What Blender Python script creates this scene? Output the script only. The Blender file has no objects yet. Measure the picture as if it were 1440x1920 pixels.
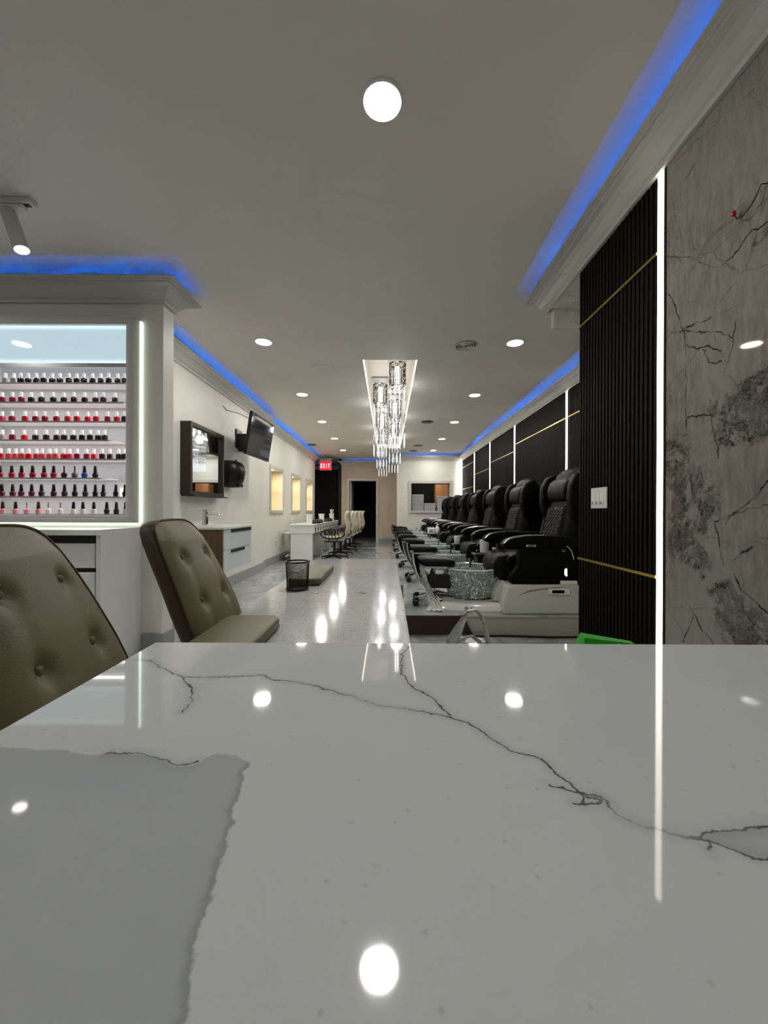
import bpy, bmesh, math, random
from mathutils import Vector, Matrix
random.seed(7)
PI = math.pi
SC = bpy.context.scene
COL = SC.collection
CAMZ = 1.08
CEIL = 2.85

# measured layout data, metres
ROWX = [
    [-2.859, -2.798, -2.741, -2.691, -2.629, -2.570, -2.512, -2.451, -2.383, -2.329, -2.270, -2.209, -2.148, -2.085, -2.022, -1.969],
    [-2.885, -2.805, -2.737, -2.669, -2.586, -2.501, -2.424, -2.343, -2.268, -2.186, -2.124, -2.042],
    [-2.885, -2.805, -2.712, -2.634, -2.560, -2.479, -2.392, -2.321, -2.246, -2.178, -2.094, -2.028, -1.967],
    [-2.880, -2.802, -2.719, -2.632, -2.551, -2.478, -2.417, -2.351, -2.286, -2.222, -2.167, -2.116],
    [-2.889, -2.832, -2.783, -2.730, -2.684, -2.626, -2.580, -2.530, -2.481, -2.420, -2.380, -2.319, -2.251, -2.197, -2.131, -2.078, -2.010, -1.967],
    [-2.894, -2.813, -2.735, -2.651, -2.571, -2.494, -2.418, -2.342, -2.263, -2.187],
    [-2.882, -2.805, -2.734, -2.661, -2.588, -2.492, -2.417, -2.337, -2.257, -2.187, -2.122, -2.030, -1.965],
    [-2.879, -2.780, -2.693, -2.612, -2.533, -2.444, -2.350, -2.274, -2.196, -2.100, -2.024, -1.960],
]
CV = [
    [(-0.1836, 0.2819), (-0.1718, 0.2799), (-0.1485, 0.2614), (-0.1342, 0.2530), (-0.1149, 0.2530), (-0.0826, 0.2563), (-0.0733, 0.2491)],
    [(-0.1369, 0.2547), (-0.1277, 0.2452), (-0.1203, 0.2393), (-0.1143, 0.2231), (-0.1109, 0.2090)],
    [(-0.0733, 0.2491), (-0.0496, 0.2429), (-0.0279, 0.2309), (-0.0021, 0.2170), (0.0184, 0.2101), (0.0336, 0.2052)],
    [(0.0090, 0.2597), (0.0161, 0.2415), (0.0266, 0.2256), (0.0339, 0.2068)],
    [(0.0336, 0.2052), (0.0435, 0.1980), (0.0510, 0.1855), (0.0568, 0.1756), (0.0689, 0.1722), (0.0721, 0.1606), (0.0751, 0.1532)],
    [(0.0664, 0.1553), (0.0709, 0.1532), (0.0767, 0.1500), (0.0824, 0.1472), (0.0848, 0.1394), (0.0911, 0.1345), (0.0994, 0.1318), (0.1064, 0.1303)],
    [(0.0715, 0.1459), (0.0759, 0.1445), (0.0812, 0.1451)],
    [(0.0756, 0.1509), (0.0749, 0.1453)],
    [(0.0751, 0.1532), (0.0767, 0.1480), (0.0816, 0.1459)],
    [(0.0924, 0.1336), (0.1005, 0.1309), (0.1059, 0.1296), (0.1091, 0.1271), (0.1155, 0.1236), (0.1208, 0.1220), (0.1298, 0.1209)],
    [(0.1059, 0.1296), (0.1077, 0.1275), (0.1060, 0.1239)],
    [(0.1058, 0.1307), (0.1193, 0.1336), (0.1345, 0.1358), (0.1471, 0.1370)],
    [(-0.1266, 0.1729), (-0.1119, 0.1725), (-0.1010, 0.1703), (-0.0900, 0.1653), (-0.0834, 0.1682)],
    [(0.0090, 0.2597), (0.0119, 0.2955), (0.0187, 0.3130)],
]
CPATCH = [(-0.2830, 0.1808), (-0.1805, 0.1788), (-0.1529, 0.1756), (-0.1266, 0.1729), (-0.1010, 0.1703), (-0.0904, 0.1640), (-0.0827, 0.1667), (-0.0775, 0.1733), (-0.0688, 0.1725), (-0.0591, 0.1667), (-0.0609, 0.1613), (-0.0578, 0.1514), (-0.0538, 0.1313), (-0.0502, 0.1160), (-0.0474, 0.1038), (-0.0487, 0.1005), (-0.0447, 0.0907), (-0.0434, 0.0840), (-0.0334, 0.0637), (-0.0997, 0.0637)]
CPATCH2 = [(0.1053, 0.1300), (0.1193, 0.1336), (0.1345, 0.1358), (0.1676, 0.1382), (0.1438, 0.1186), (0.1208, 0.1220), (0.1155, 0.1236), (0.1091, 0.1271)]
SV = [
    [(1.7143, 2.2229), (1.5707, 2.1184), (1.4925, 2.0294), (1.4446, 2.0050), (1.3783, 2.0142), (1.3177, 2.0463), (1.2623, 2.0372)],
    [(1.7208, 2.0551), (1.6575, 1.9271), (1.6216, 1.8413), (1.6129, 1.6580), (1.6043, 1.5212), (1.6043, 1.4320)],
    [(1.6275, 1.8621), (1.5177, 1.8389), (1.4218, 1.8264), (1.3473, 1.8154)],
    [(1.7208, 1.8926), (1.5707, 1.8283), (1.4446, 1.7542), (1.3889, 1.7031)],
    [(1.6158, 1.7824), (1.5437, 1.7404), (1.4446, 1.6879)],
    [(1.3825, 1.7674), (1.3953, 1.6963), (1.4263, 1.6109)],
    [(1.5306, 1.7241), (1.5050, 1.6611), (1.4446, 1.6458)],
    [(1.4263, 1.0443), (1.3953, 1.0761), (1.3373, 1.1134), (1.2623, 1.1817)],
    [(1.4682, 1.0453), (1.4400, 0.8960), (1.4308, 0.8733), (1.3889, 0.9025), (1.3177, 0.9592)],
    [(1.5707, 2.5154), (1.6275, 2.4769)],
    [(1.6423, 0.6877), (1.5707, 0.6612), (1.6275, 0.5330)],
    [(1.5986, 0.6981), (1.5177, 0.6120), (1.4682, 0.5723)],
    [(1.7045, 1.4256), (1.5986, 1.4042)],
    [(1.5986, 1.4752), (1.4682, 1.4532)],
    [(1.4925, 1.5112), (1.4563, 1.2782)],
    [(1.4682, 1.0453), (1.3575, 1.0857), (1.2623, 1.1028)],
    [(1.3997, 0.8817), (1.3575, 0.8123), (1.2623, 0.7434)],
]
SB = [(1.337, 1.485, 0.119, 0.056), (1.368, 1.380, 0.094, 0.076), (1.289, 1.417, 0.074, 0.090), (1.673, 1.284, 0.062, 0.116), (1.599, 1.098, 0.114, 0.133), (1.518, 1.160, 0.064, 0.084), (1.657, 0.960, 0.061, 0.104), (1.544, 0.904, 0.079, 0.064), (1.400, 0.765, 0.065, 0.068), (1.337, 0.668, 0.099, 0.093), (1.299, 2.014, 0.047, 0.027), (1.468, 1.484, 0.060, 0.024)]

# ------------------------------------------------------------------ materials
def lin(c):
    def f(v):
        v = v / 255.0
        return v / 12.92 if v <= 0.04045 else ((v + 0.055) / 1.055) ** 2.4
    return (f(c[0]), f(c[1]), f(c[2]), 1.0)

MATS = {}
def mat(name, rgb=(200, 200, 200), rough=0.5, metal=0.0, emit=None, es=0.0, spec=0.5, coat=0.0, trans=0.0, ior=1.45, alpha=1.0):
    if name in MATS:
        return MATS[name]
    m = bpy.data.materials.new(name)
    m.use_nodes = True
    b = m.node_tree.nodes['Principled BSDF']
    b.inputs['Base Color'].default_value = lin(rgb)
    b.inputs['Roughness'].default_value = rough
    b.inputs['Metallic'].default_value = metal
    b.inputs['Specular IOR Level'].default_value = spec
    b.inputs['Coat Weight'].default_value = coat
    b.inputs['Coat Roughness'].default_value = 0.08
    b.inputs['Transmission Weight'].default_value = trans
    b.inputs['IOR'].default_value = ior
    b.inputs['Alpha'].default_value = alpha
    if emit:
        b.inputs['Emission Color'].default_value = lin(emit)
        b.inputs['Emission Strength'].default_value = es
    MATS[name] = m
    return m

class NT:
    """small helper for node graphs"""
    def __init__(s, m):
        s.t = m.node_tree; s.n = s.t.nodes; s.b = s.n['Principled BSDF']
    def new(s, typ, **kw):
        n = s.n.new(typ)
        for k, v in kw.items(): setattr(n, k, v)
        return n
    def put(s, sock, v):
        if isinstance(v, bpy.types.NodeSocket): s.t.links.new(v, sock)
        else: sock.default_value = v
    def math(s, op, a, b=0.0, clamp=False):
        n = s.new('ShaderNodeMath', operation=op, use_clamp=clamp)
        s.put(n.inputs[0], a); s.put(n.inputs[1], b)
        return n.outputs[0]
    def vec(s, op, a, b=None, scale=None):
        n = s.new('ShaderNodeVectorMath', operation=op)
        s.put(n.inputs[0], a)
        if b is not None: s.put(n.inputs[1], b)
        if scale is not None: s.put(n.inputs['Scale'], scale)
        return n
    def pos(s):
        return s.new('ShaderNodeNewGeometry').outputs['Position']
    def obj(s):
        return s.new('ShaderNodeTexCoord').outputs['Object']
    def noise(s, v, scale, detail=3, rough=0.5, dist=0.0):
        n = s.new('ShaderNodeTexNoise')
        s.put(n.inputs['Vector'], v); n.inputs['Scale'].default_value = scale
        n.inputs['Detail'].default_value = detail; n.inputs['Roughness'].default_value = rough
        n.inputs['Distortion'].default_value = dist
        return n
    def ramp(s, f, stops, interp='LINEAR'):
        n = s.new('ShaderNodeValToRGB')
        n.color_ramp.interpolation = interp
        el = n.color_ramp.elements
        while len(el) < len(stops): el.new(0.5)
        for e, (p, c) in zip(el, stops):
            e.position = p; e.color = c if len(c) == 4 else (*c, 1)
        s.put(n.inputs[0], f)
        return n.outputs[0]
    def mix(s, f, a, b):
        n = s.new('ShaderNodeMix', data_type='RGBA')
        s.put(n.inputs[0], f); s.put(n.inputs[6], a); s.put(n.inputs[7], b)
        return n.outputs[2]
    def smooth(s, v, lo, hi, inv=False):
        n = s.new('ShaderNodeMapRange', interpolation_type='SMOOTHSTEP')
        s.put(n.inputs['Value'], v)
        n.inputs['From Min'].default_value = lo; n.inputs['From Max'].default_value = hi
        n.inputs['To Min'].default_value = 1 if inv else 0; n.inputs['To Max'].default_value = 0 if inv else 1
        return n.outputs['Result']
    def bump(s, h, strength=0.2, dist=0.01):
        n = s.new('ShaderNodeBump')
        n.inputs['Strength'].default_value = strength; n.inputs['Distance'].default_value = dist
        s.put(n.inputs['Height'], h); s.t.links.new(n.outputs[0], s.b.inputs['Normal'])
    def segs(s, P, lines, conv):
        """distance from P to a set of polylines (each a real vein in the stone)"""
        d = None
        for pl in lines:
            for a, b in zip(pl, pl[1:]):
                a, b = Vector(conv(a)), Vector(conv(b)); ba = b - a
                if ba.length < 1e-6: continue
                pa = s.vec('SUBTRACT', P, tuple(a)).outputs[0]
                h = s.math('ADD', s.vec('DOT_PRODUCT', pa, tuple(ba / ba.length_squared)).outputs['Value'], 0.0, clamp=True)
                q = s.vec('SCALE', tuple(ba), scale=h).outputs[0]
                L = s.vec('DISTANCE', pa, q).outputs['Value']
                d = L if d is None else s.math('MINIMUM', d, L)
        return d

def noisy(name, rgb, amount=0.06, scale=6.0, rough=0.5, **kw):
    """painted / plain surfaces with a slight procedural tone variation"""
    if name in MATS: return MATS[name]
    m = mat(name, rgb, rough, **kw); g = NT(m)
    n = g.noise(g.pos(), scale, 3).outputs['Fac']
    c = lin(rgb)
    a = tuple(min(1, x * (1 - amount)) for x in c[:3]); b = tuple(min(1, x * (1 + amount)) for x in c[:3])
    g.put(g.b.inputs['Base Color'], g.ramp(n, [(0.3, a), (0.7, b)]))
    return m

M_WALL = noisy('wall_paint', (220, 219, 210), 0.03, 3, 0.55)
M_TAN = noisy('tan_wall_paint', (202, 186, 166), 0.03, 3, 0.6)
M_CEIL = noisy('ceiling_paint', (233, 227, 218), 0.02, 1.5, 0.55)
M_TRIM = noisy('trim_paint', (200, 198, 190), 0.02, 5, 0.35)
M_BASE = noisy('grey_baseboard_tile', (150, 150, 150), 0.06, 8, 0.3)
M_DARK = noisy('dark_paint', (24, 23, 22), 0.1, 3, 0.6)
M_BLACKV = noisy('unlit_room_black', (9, 8, 7), 0.1, 3, 0.8)  # darkness of the unlit office and store room put into the wall colour
M_WHITE = noisy('white_gloss', (232, 233, 230), 0.02, 8, 0.18)
M_WHITEM = noisy('white_matte', (225, 225, 222), 0.02, 8, 0.45)
M_SILVER = noisy('brushed_silver', (200, 200, 202), 0.04, 30, 0.25, metal=1.0)
M_CHROME = noisy('chrome', (225, 225, 228), 0.02, 10, 0.07, metal=1.0)
M_GOLD = noisy('gold_trim', (200, 165, 85), 0.05, 20, 0.3, metal=1.0)
M_BLACK = noisy('black_plastic', (14, 14, 15), 0.1, 20, 0.35)
M_LEATHER = noisy('black_leather', (2, 2, 2), 0.15, 60, 0.48, spec=0.13)
M_LEATHER2 = noisy('black_leather_panel', (13, 13, 15), 0.15, 60, 0.48, spec=0.2)
M_BROWN = noisy('dark_brown_board', (52, 34, 18), 0.1, 12, 0.5)
M_CABLE = noisy('black_cable', (12, 12, 12), 0.1, 20, 0.5)
M_GREEN = noisy('green_fabric', (30, 165, 25), 0.12, 12, 0.5)
M_RED = noisy('red_plastic', (190, 18, 20), 0.08, 20, 0.3)
M_MIRROR = mat('mirror_glass', (235, 238, 238), 0.01, 1.0)
M_SCREEN = mat('screen_glass', (4, 4, 5), 0.06, 0.0, spec=0.14)
M_PANE = mat('clear_pane', (20, 22, 22), 0.02, spec=0.5, alpha=0.10)

def leather_mat(name, rgb):
    m = mat(name, rgb, 0.46); g = NT(m)
    P = g.obj()
    v = g.new('ShaderNodeTexVoronoi'); g.put(v.inputs['Vector'], P); v.inputs['Scale'].default_value = 420
    n = g.noise(P, 9, 4).outputs['Fac']; c = lin(rgb)
    g.put(g.b.inputs['Base Color'], g.ramp(n, [(0.3, tuple(x * 0.9 for x in c[:3])), (0.7, tuple(x * 1.08 for x in c[:3]))]))
    g.bump(v.outputs['Distance'], 0.12, 0.002)
    return m
M_TAUPE = leather_mat('taupe_leather', (108, 99, 71))
M_TAUPEB = leather_mat('brown_taupe_leather', (80, 60, 38))
M_CREAM = leather_mat('cream_leather', (188, 181, 160))

def wood_mat(name, c1, c2, axis=2, scale=1.0, rough=0.45):
    m = mat(name, c1, rough); g = NT(m)
    mp = g.new('ShaderNodeMapping'); g.put(mp.inputs['Vector'], g.pos())
    s = [28 * scale] * 3; s[axis] = 1.4 * scale
    mp.inputs['Scale'].default_value = s
    n = g.noise(mp.outputs[0], 1.0, 5, 0.6, 0.6).outputs['Fac']
    g.put(g.b.inputs['Base Color'], g.ramp(n, [(0.3, lin(c1)), (0.7, lin(c2))]))
    return m
M_WOOD = wood_mat('walnut_veneer', (84, 62, 40), (122, 94, 62))
M_WOODD = wood_mat('dark_walnut', (42, 30, 20), (62, 46, 32))
M_WOODL = wood_mat('orange_maple', (190, 130, 80), (215, 155, 100))
M_SLAT = wood_mat('black_brown_slats', (3, 2, 2), (14, 9, 7), rough=0.55)
M_SLAT.node_tree.nodes['Principled BSDF'].inputs['Specular IOR Level'].default_value = 0.14
M_SLATB = wood_mat('slat_groove', (4, 3, 3), (7, 5, 5), rough=0.8)

def emis(name, rgb, s):
    return mat(name, (0, 0, 0), 0.5, emit=rgb, es=s)
M_LAMP = emis('lamp_glow', (255, 250, 240), 9)
M_LED = emis('white_led_glow', (255, 246, 230), 5)
M_LEDSOFT = emis('soft_white_led', (255, 252, 245), 2.2)
M_HALO = emis('halo_led', (240, 255, 240), 3)

def quartz():
    m = mat('veined_white_quartz', (190, 192, 188), 0.038, spec=0.5)
    g = NT(m); P0 = g.pos()
    flat = g.vec('MULTIPLY', P0, (1, 1, 0)).outputs[0]
    w = g.noise(flat, 160, 3, 0.6).outputs['Color']
    w2 = g.noise(flat, 34, 2, 0.6).outputs['Color']
    off = g.vec('SCALE', g.vec('SUBTRACT', w, (0.5, 0.5, 0.5)).outputs[0], scale=0.0055).outputs[0]
    off2 = g.vec('SCALE', g.vec('SUBTRACT', w2, (0.5, 0.5, 0.5)).outputs[0], scale=0.007).outputs[0]
    P = g.vec('MULTIPLY', g.vec('ADD', g.vec('ADD', flat, off).outputs[0], off2).outputs[0], (1, 1, 0)).outputs[0]
    d = g.segs(P, CV, lambda a: (a[0], a[1], 0))
    fade = g.ramp(g.noise(flat, 26, 2).outputs['Fac'], [(0.3, (0.45,) * 3), (0.55, (1,) * 3)])
    core = g.math('MULTIPLY', g.smooth(d, 0.00015, 0.0009, inv=True), fade)
    halo = g.math('MULTIPLY', g.smooth(d, 0.0, 0.006, inv=True), 0.16)
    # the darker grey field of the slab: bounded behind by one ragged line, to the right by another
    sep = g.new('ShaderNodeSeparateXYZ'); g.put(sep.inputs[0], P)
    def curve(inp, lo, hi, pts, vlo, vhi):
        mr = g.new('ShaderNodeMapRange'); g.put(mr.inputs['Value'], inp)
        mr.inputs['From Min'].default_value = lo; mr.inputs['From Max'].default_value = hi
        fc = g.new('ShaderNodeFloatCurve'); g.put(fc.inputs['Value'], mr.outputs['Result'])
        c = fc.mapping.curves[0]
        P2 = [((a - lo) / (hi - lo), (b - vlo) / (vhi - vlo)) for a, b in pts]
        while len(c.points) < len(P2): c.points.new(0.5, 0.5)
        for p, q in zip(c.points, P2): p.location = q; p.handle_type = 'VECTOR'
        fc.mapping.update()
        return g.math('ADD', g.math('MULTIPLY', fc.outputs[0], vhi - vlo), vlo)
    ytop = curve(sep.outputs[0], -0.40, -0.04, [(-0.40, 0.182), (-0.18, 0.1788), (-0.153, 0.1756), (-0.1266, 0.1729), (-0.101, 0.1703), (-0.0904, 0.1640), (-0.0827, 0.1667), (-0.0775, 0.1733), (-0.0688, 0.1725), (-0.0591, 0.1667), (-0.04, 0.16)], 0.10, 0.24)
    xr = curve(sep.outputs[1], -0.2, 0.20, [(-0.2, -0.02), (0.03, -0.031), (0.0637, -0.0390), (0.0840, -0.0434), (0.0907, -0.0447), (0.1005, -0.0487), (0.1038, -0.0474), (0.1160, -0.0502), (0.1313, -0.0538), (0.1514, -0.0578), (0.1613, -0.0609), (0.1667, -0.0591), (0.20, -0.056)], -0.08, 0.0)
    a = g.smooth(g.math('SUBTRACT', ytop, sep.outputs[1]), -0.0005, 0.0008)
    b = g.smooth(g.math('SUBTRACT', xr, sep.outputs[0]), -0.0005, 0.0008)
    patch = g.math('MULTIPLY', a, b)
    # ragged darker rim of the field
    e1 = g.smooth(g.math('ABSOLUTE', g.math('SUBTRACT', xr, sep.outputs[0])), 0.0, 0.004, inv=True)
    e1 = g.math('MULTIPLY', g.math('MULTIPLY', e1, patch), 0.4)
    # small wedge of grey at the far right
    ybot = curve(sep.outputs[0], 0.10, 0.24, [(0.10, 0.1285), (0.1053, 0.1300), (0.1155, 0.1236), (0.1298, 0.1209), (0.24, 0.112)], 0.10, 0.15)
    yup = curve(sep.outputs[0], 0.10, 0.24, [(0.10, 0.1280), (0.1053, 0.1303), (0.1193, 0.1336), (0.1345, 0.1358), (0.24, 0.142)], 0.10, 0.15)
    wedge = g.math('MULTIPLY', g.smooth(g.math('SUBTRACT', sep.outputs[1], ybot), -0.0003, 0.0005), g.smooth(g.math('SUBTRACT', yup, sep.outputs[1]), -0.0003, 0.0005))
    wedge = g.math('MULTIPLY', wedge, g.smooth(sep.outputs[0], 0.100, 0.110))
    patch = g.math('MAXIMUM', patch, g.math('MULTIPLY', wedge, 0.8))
    grain = g.noise(flat, 1400, 2).outputs['Fac']
    cloud = g.noise(flat, 9, 3).outputs['Fac']
    base = g.mix(g.ramp(cloud, [(0.3, (0,) * 3), (0.7, (1,) * 3)]), lin((222, 227, 229)), lin((230, 234, 235)))
    base = g.mix(g.ramp(grain, [(0.3, (0,) * 3), (0.7, (0.7,) * 3)]), base, lin((230, 234, 235)))
    sp = g.new('ShaderNodeTexVoronoi'); g.put(sp.inputs['Vector'], flat); sp.inputs['Scale'].default_value = 110
    speck = g.smooth(sp.outputs['Distance'], 0.05, 0.11, inv=True)
    base = g.mix(g.math('MULTIPLY', speck, 0.2), base, lin((120, 120, 118)))
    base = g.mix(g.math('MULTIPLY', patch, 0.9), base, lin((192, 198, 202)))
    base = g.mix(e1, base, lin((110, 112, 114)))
    base = g.mix(g.math('MAXIMUM', core, halo), base, lin((88, 90, 94)))
    g.put(g.b.inputs['Base Color'], base)
    return m

def stone():
    m = mat('veined_grey_stone', (120, 118, 110), 0.03, spec=0.2)
    g = NT(m); P0 = g.pos()
    flat = g.vec('MULTIPLY', P0, (0, 1, 1)).outputs[0]
    wc = g.noise(flat, 9, 4, 0.65).outputs['Color']
    off = g.vec('SCALE', g.vec('SUBTRACT', wc, (0.5, 0.5, 0.5)).outputs[0], scale=0.06).outputs[0]
    P = g.vec('MULTIPLY', g.vec('ADD', flat, off).outputs[0], (0, 1, 1)).outputs[0]
    d = g.segs(P, SV, lambda a: (0, a[0], a[1]))
    fade = g.ramp(g.noise(flat, 14, 2).outputs['Fac'], [(0.36, (0.1,) * 3), (0.6, (1,) * 3)])
    vein = g.math('MULTIPLY', g.smooth(d, 0.0008, 0.005, inv=True), fade)
    # dark clusters
    cl = None
    wd = g.vec('SCALE', g.vec('SUBTRACT', g.noise(flat, 3.2, 8, 0.8).outputs['Color'], (0.5, 0.5, 0.5)).outputs[0], scale=0.36).outputs[0]
    PB = g.vec('MULTIPLY', g.vec('ADD', flat, wd).outputs[0], (0, 1, 1)).outputs[0]
    for (y, z, ry, rz) in SB:
        q = g.vec('MULTIPLY', g.vec('SUBTRACT', PB, (0, y, z)).outputs[0], (0, 1 / ry, 1 / rz)).outputs[0]
        L = g.vec('LENGTH', q).outputs['Value']
        cl = L if cl is None else g.math('MINIMUM', cl, L)
    blob = g.math('MULTIPLY', g.smooth(cl, 0.8, 1.25, inv=True), g.smooth(g.noise(flat, 11, 5, 0.7, 0.8).outputs['Fac'], 0.40, 0.50))
    crack = g.noise(PB, 30, 6, 0.75, 1.2).outputs['Fac']
    br = g.ramp(crack, [(0.42, (1,) * 3), (0.5, (0.25,) * 3), (0.56, (0.0,) * 3)])
    mp = g.new('ShaderNodeMapping'); g.put(mp.inputs['Vector'], flat); mp.inputs['Rotation'].default_value = (0.5, 0, 0); mp.inputs['Scale'].default_value = (1, 38, 9)
    streak = g.noise(mp.outputs[0], 1.0, 4, 0.7).outputs['Fac']
    base = g.mix(g.ramp(streak, [(0.35, (0,) * 3), (0.7, (1,) * 3)]), lin((116, 112, 102)), lin((152, 147, 136)))
    cloud = g.noise(flat, 2.2, 3).outputs['Fac']
    base = g.mix(g.ramp(cloud, [(0.35, (0,) * 3), (0.7, (0.6,) * 3)]), base, lin((158, 155, 148)))
    mus = g.new('ShaderNodeTexVoronoi', feature='DISTANCE_TO_EDGE'); g.put(mus.inputs['Vector'], P); mus.inputs['Scale'].default_value = 3.2
    fine = g.math('MULTIPLY', g.smooth(mus.outputs['Distance'], 0.0, 0.012, inv=True), g.math('MULTIPLY', fade, 0.45))
    base = g.mix(fine, base, lin((75, 72, 66)))
    base = g.mix(g.math('MULTIPLY', blob, g.math('ADD', g.math('MULTIPLY', br, 0.7), 0.3)), base, lin((18, 15, 13)))
    sepz = g.new('ShaderNodeSeparateXYZ'); g.put(sepz.inputs[0], P)
    rust = g.math('MULTIPLY', g.math('MULTIPLY', blob, g.smooth(sepz.outputs[1], 1.56, 1.66)), g.smooth(crack, 0.45, 0.6))
    base = g.mix(g.math('MULTIPLY', rust, 0.4), base, lin((92, 60, 46)))
    base = g.mix(vein, base, lin((44, 40, 36)))
    g.put(g.b.inputs['Base Color'], base)
    return m

def marble_floor(name, c1, c2, c3, rough, tile=None, speck=0.0):
    m = mat(name, c1, rough); g = NT(m); P = g.pos()
    n = g.noise(P, 1.3, 6, 0.6, 1.5).outputs['Fac']
    base = g.ramp(n, [(0.35, lin(c1)), (0.5, lin(c2)), (0.56, lin(c3)), (0.62, lin(c2)), (0.8, lin(c1))])
    if tile:
        br = g.new('ShaderNodeTexBrick'); g.put(br.inputs['Vector'], P); br.offset = 0.0
        br.inputs['Scale'].default_value = 1.0; br.inputs['Mortar Size'].default_value = 0.002
        br.inputs['Brick Width'].default_value = tile; br.inputs['Row Height'].default_value = tile
        base = g.mix(g.math('MULTIPLY', br.outputs['Fac'], 0.35), base, lin((110, 110, 108)))
    if speck:
        v = g.new('ShaderNodeTexVoronoi'); g.put(v.inputs['Vector'], P); v.inputs['Scale'].default_value = 190
        r = g.noise(P, 60, 1).outputs['Fac']
        s = g.math('MULTIPLY', g.smooth(v.outputs['Distance'], 0.18, 0.3, inv=True), g.smooth(r, 0.48, 0.54))
        base = g.mix(g.math('MULTIPLY', s, speck), base, lin((70, 72, 74)))
        v2 = g.new('ShaderNodeTexVoronoi'); g.put(v2.inputs['Vector'], P); v2.inputs['Scale'].default_value = 130
        s2 = g.math('MULTIPLY', g.smooth(v2.outputs['Distance'], 0.2, 0.35, inv=True), 0.25 * speck)
        base = g.mix(s2, base, lin((215, 216, 214)))
    g.put(g.b.inputs['Base Color'], base)
    return m
M_FLOOR = marble_floor('polished_grey_floor', (182, 186, 184), (172, 177, 176), (150, 155, 156), 0.12, 0.6)
M_PLAT = marble_floor('polished_platform_marble', (186, 192, 192), (178, 184, 184), (148, 156, 160), 0.1, None)
M_TERR = marble_floor('speckled_white_quartz', (204, 206, 203), (200, 202, 199), (194, 196, 193), 0.1, None, 1.0)

def crackle_glass():
    m = mat('crackle_glass', (165, 170, 168), 0.12, spec=0.8); g = NT(m); P = g.obj()
    v = g.new('ShaderNodeTexVoronoi'); g.put(v.inputs['Vector'], P); v.inputs['Scale'].default_value = 130
    c = g.new('ShaderNodeSeparateXYZ'); g.put(c.inputs[0], v.outputs['Color'])
    base = g.ramp(c.outputs[0], [(0.0, lin((100, 104, 103))), (0.5, lin((150, 156, 154))), (0.85, lin((188, 194, 192))), (1.0, lin((240, 248, 246)))])
    g.put(g.b.inputs['Base Color'], base)
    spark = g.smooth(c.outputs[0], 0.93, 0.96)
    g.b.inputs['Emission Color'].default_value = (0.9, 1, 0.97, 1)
    g.put(g.b.inputs['Emission Strength'], g.math('MULTIPLY', spark, 0.22))  # glints of light painted as emission on some cells
    g.bump(c.outputs[1], 0.6, 0.01)
    return m
M_CRACK = crackle_glass()

def crystal():
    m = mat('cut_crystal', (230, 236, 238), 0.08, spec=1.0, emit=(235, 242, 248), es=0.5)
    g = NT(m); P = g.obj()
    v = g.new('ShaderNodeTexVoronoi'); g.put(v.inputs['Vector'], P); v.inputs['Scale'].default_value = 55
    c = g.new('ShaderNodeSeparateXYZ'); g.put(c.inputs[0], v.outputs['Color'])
    g.put(g.b.inputs['Emission Strength'], g.ramp(c.outputs[0], [(0.3, (0.0,) * 3), (0.6, (0.10,) * 3), (0.92, (1.3,) * 3)]))  # sparkle of lamplight painted as emission in random cells
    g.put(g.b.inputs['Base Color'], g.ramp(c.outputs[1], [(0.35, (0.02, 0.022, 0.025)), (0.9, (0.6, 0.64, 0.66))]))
    return m
M_CRYS = crystal()
def mirror_drum():
    m = mat('crystal_drum', (150, 155, 158), 0.15, metal=0.8); g = NT(m); P = g.obj()
    v = g.new('ShaderNodeTexVoronoi'); g.put(v.inputs['Vector'], P); v.inputs['Scale'].default_value = 45
    c = g.new('ShaderNodeSeparateXYZ'); g.put(c.inputs[0], v.outputs['Color'])
    g.put(g.b.inputs['Base Color'], g.ramp(c.outputs[0], [(0.2, (0.01,) * 3), (0.6, (0.2, 0.21, 0.22)), (0.95, (0.9,) * 3)]))
    return m
M_DRUM = mirror_drum()

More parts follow.
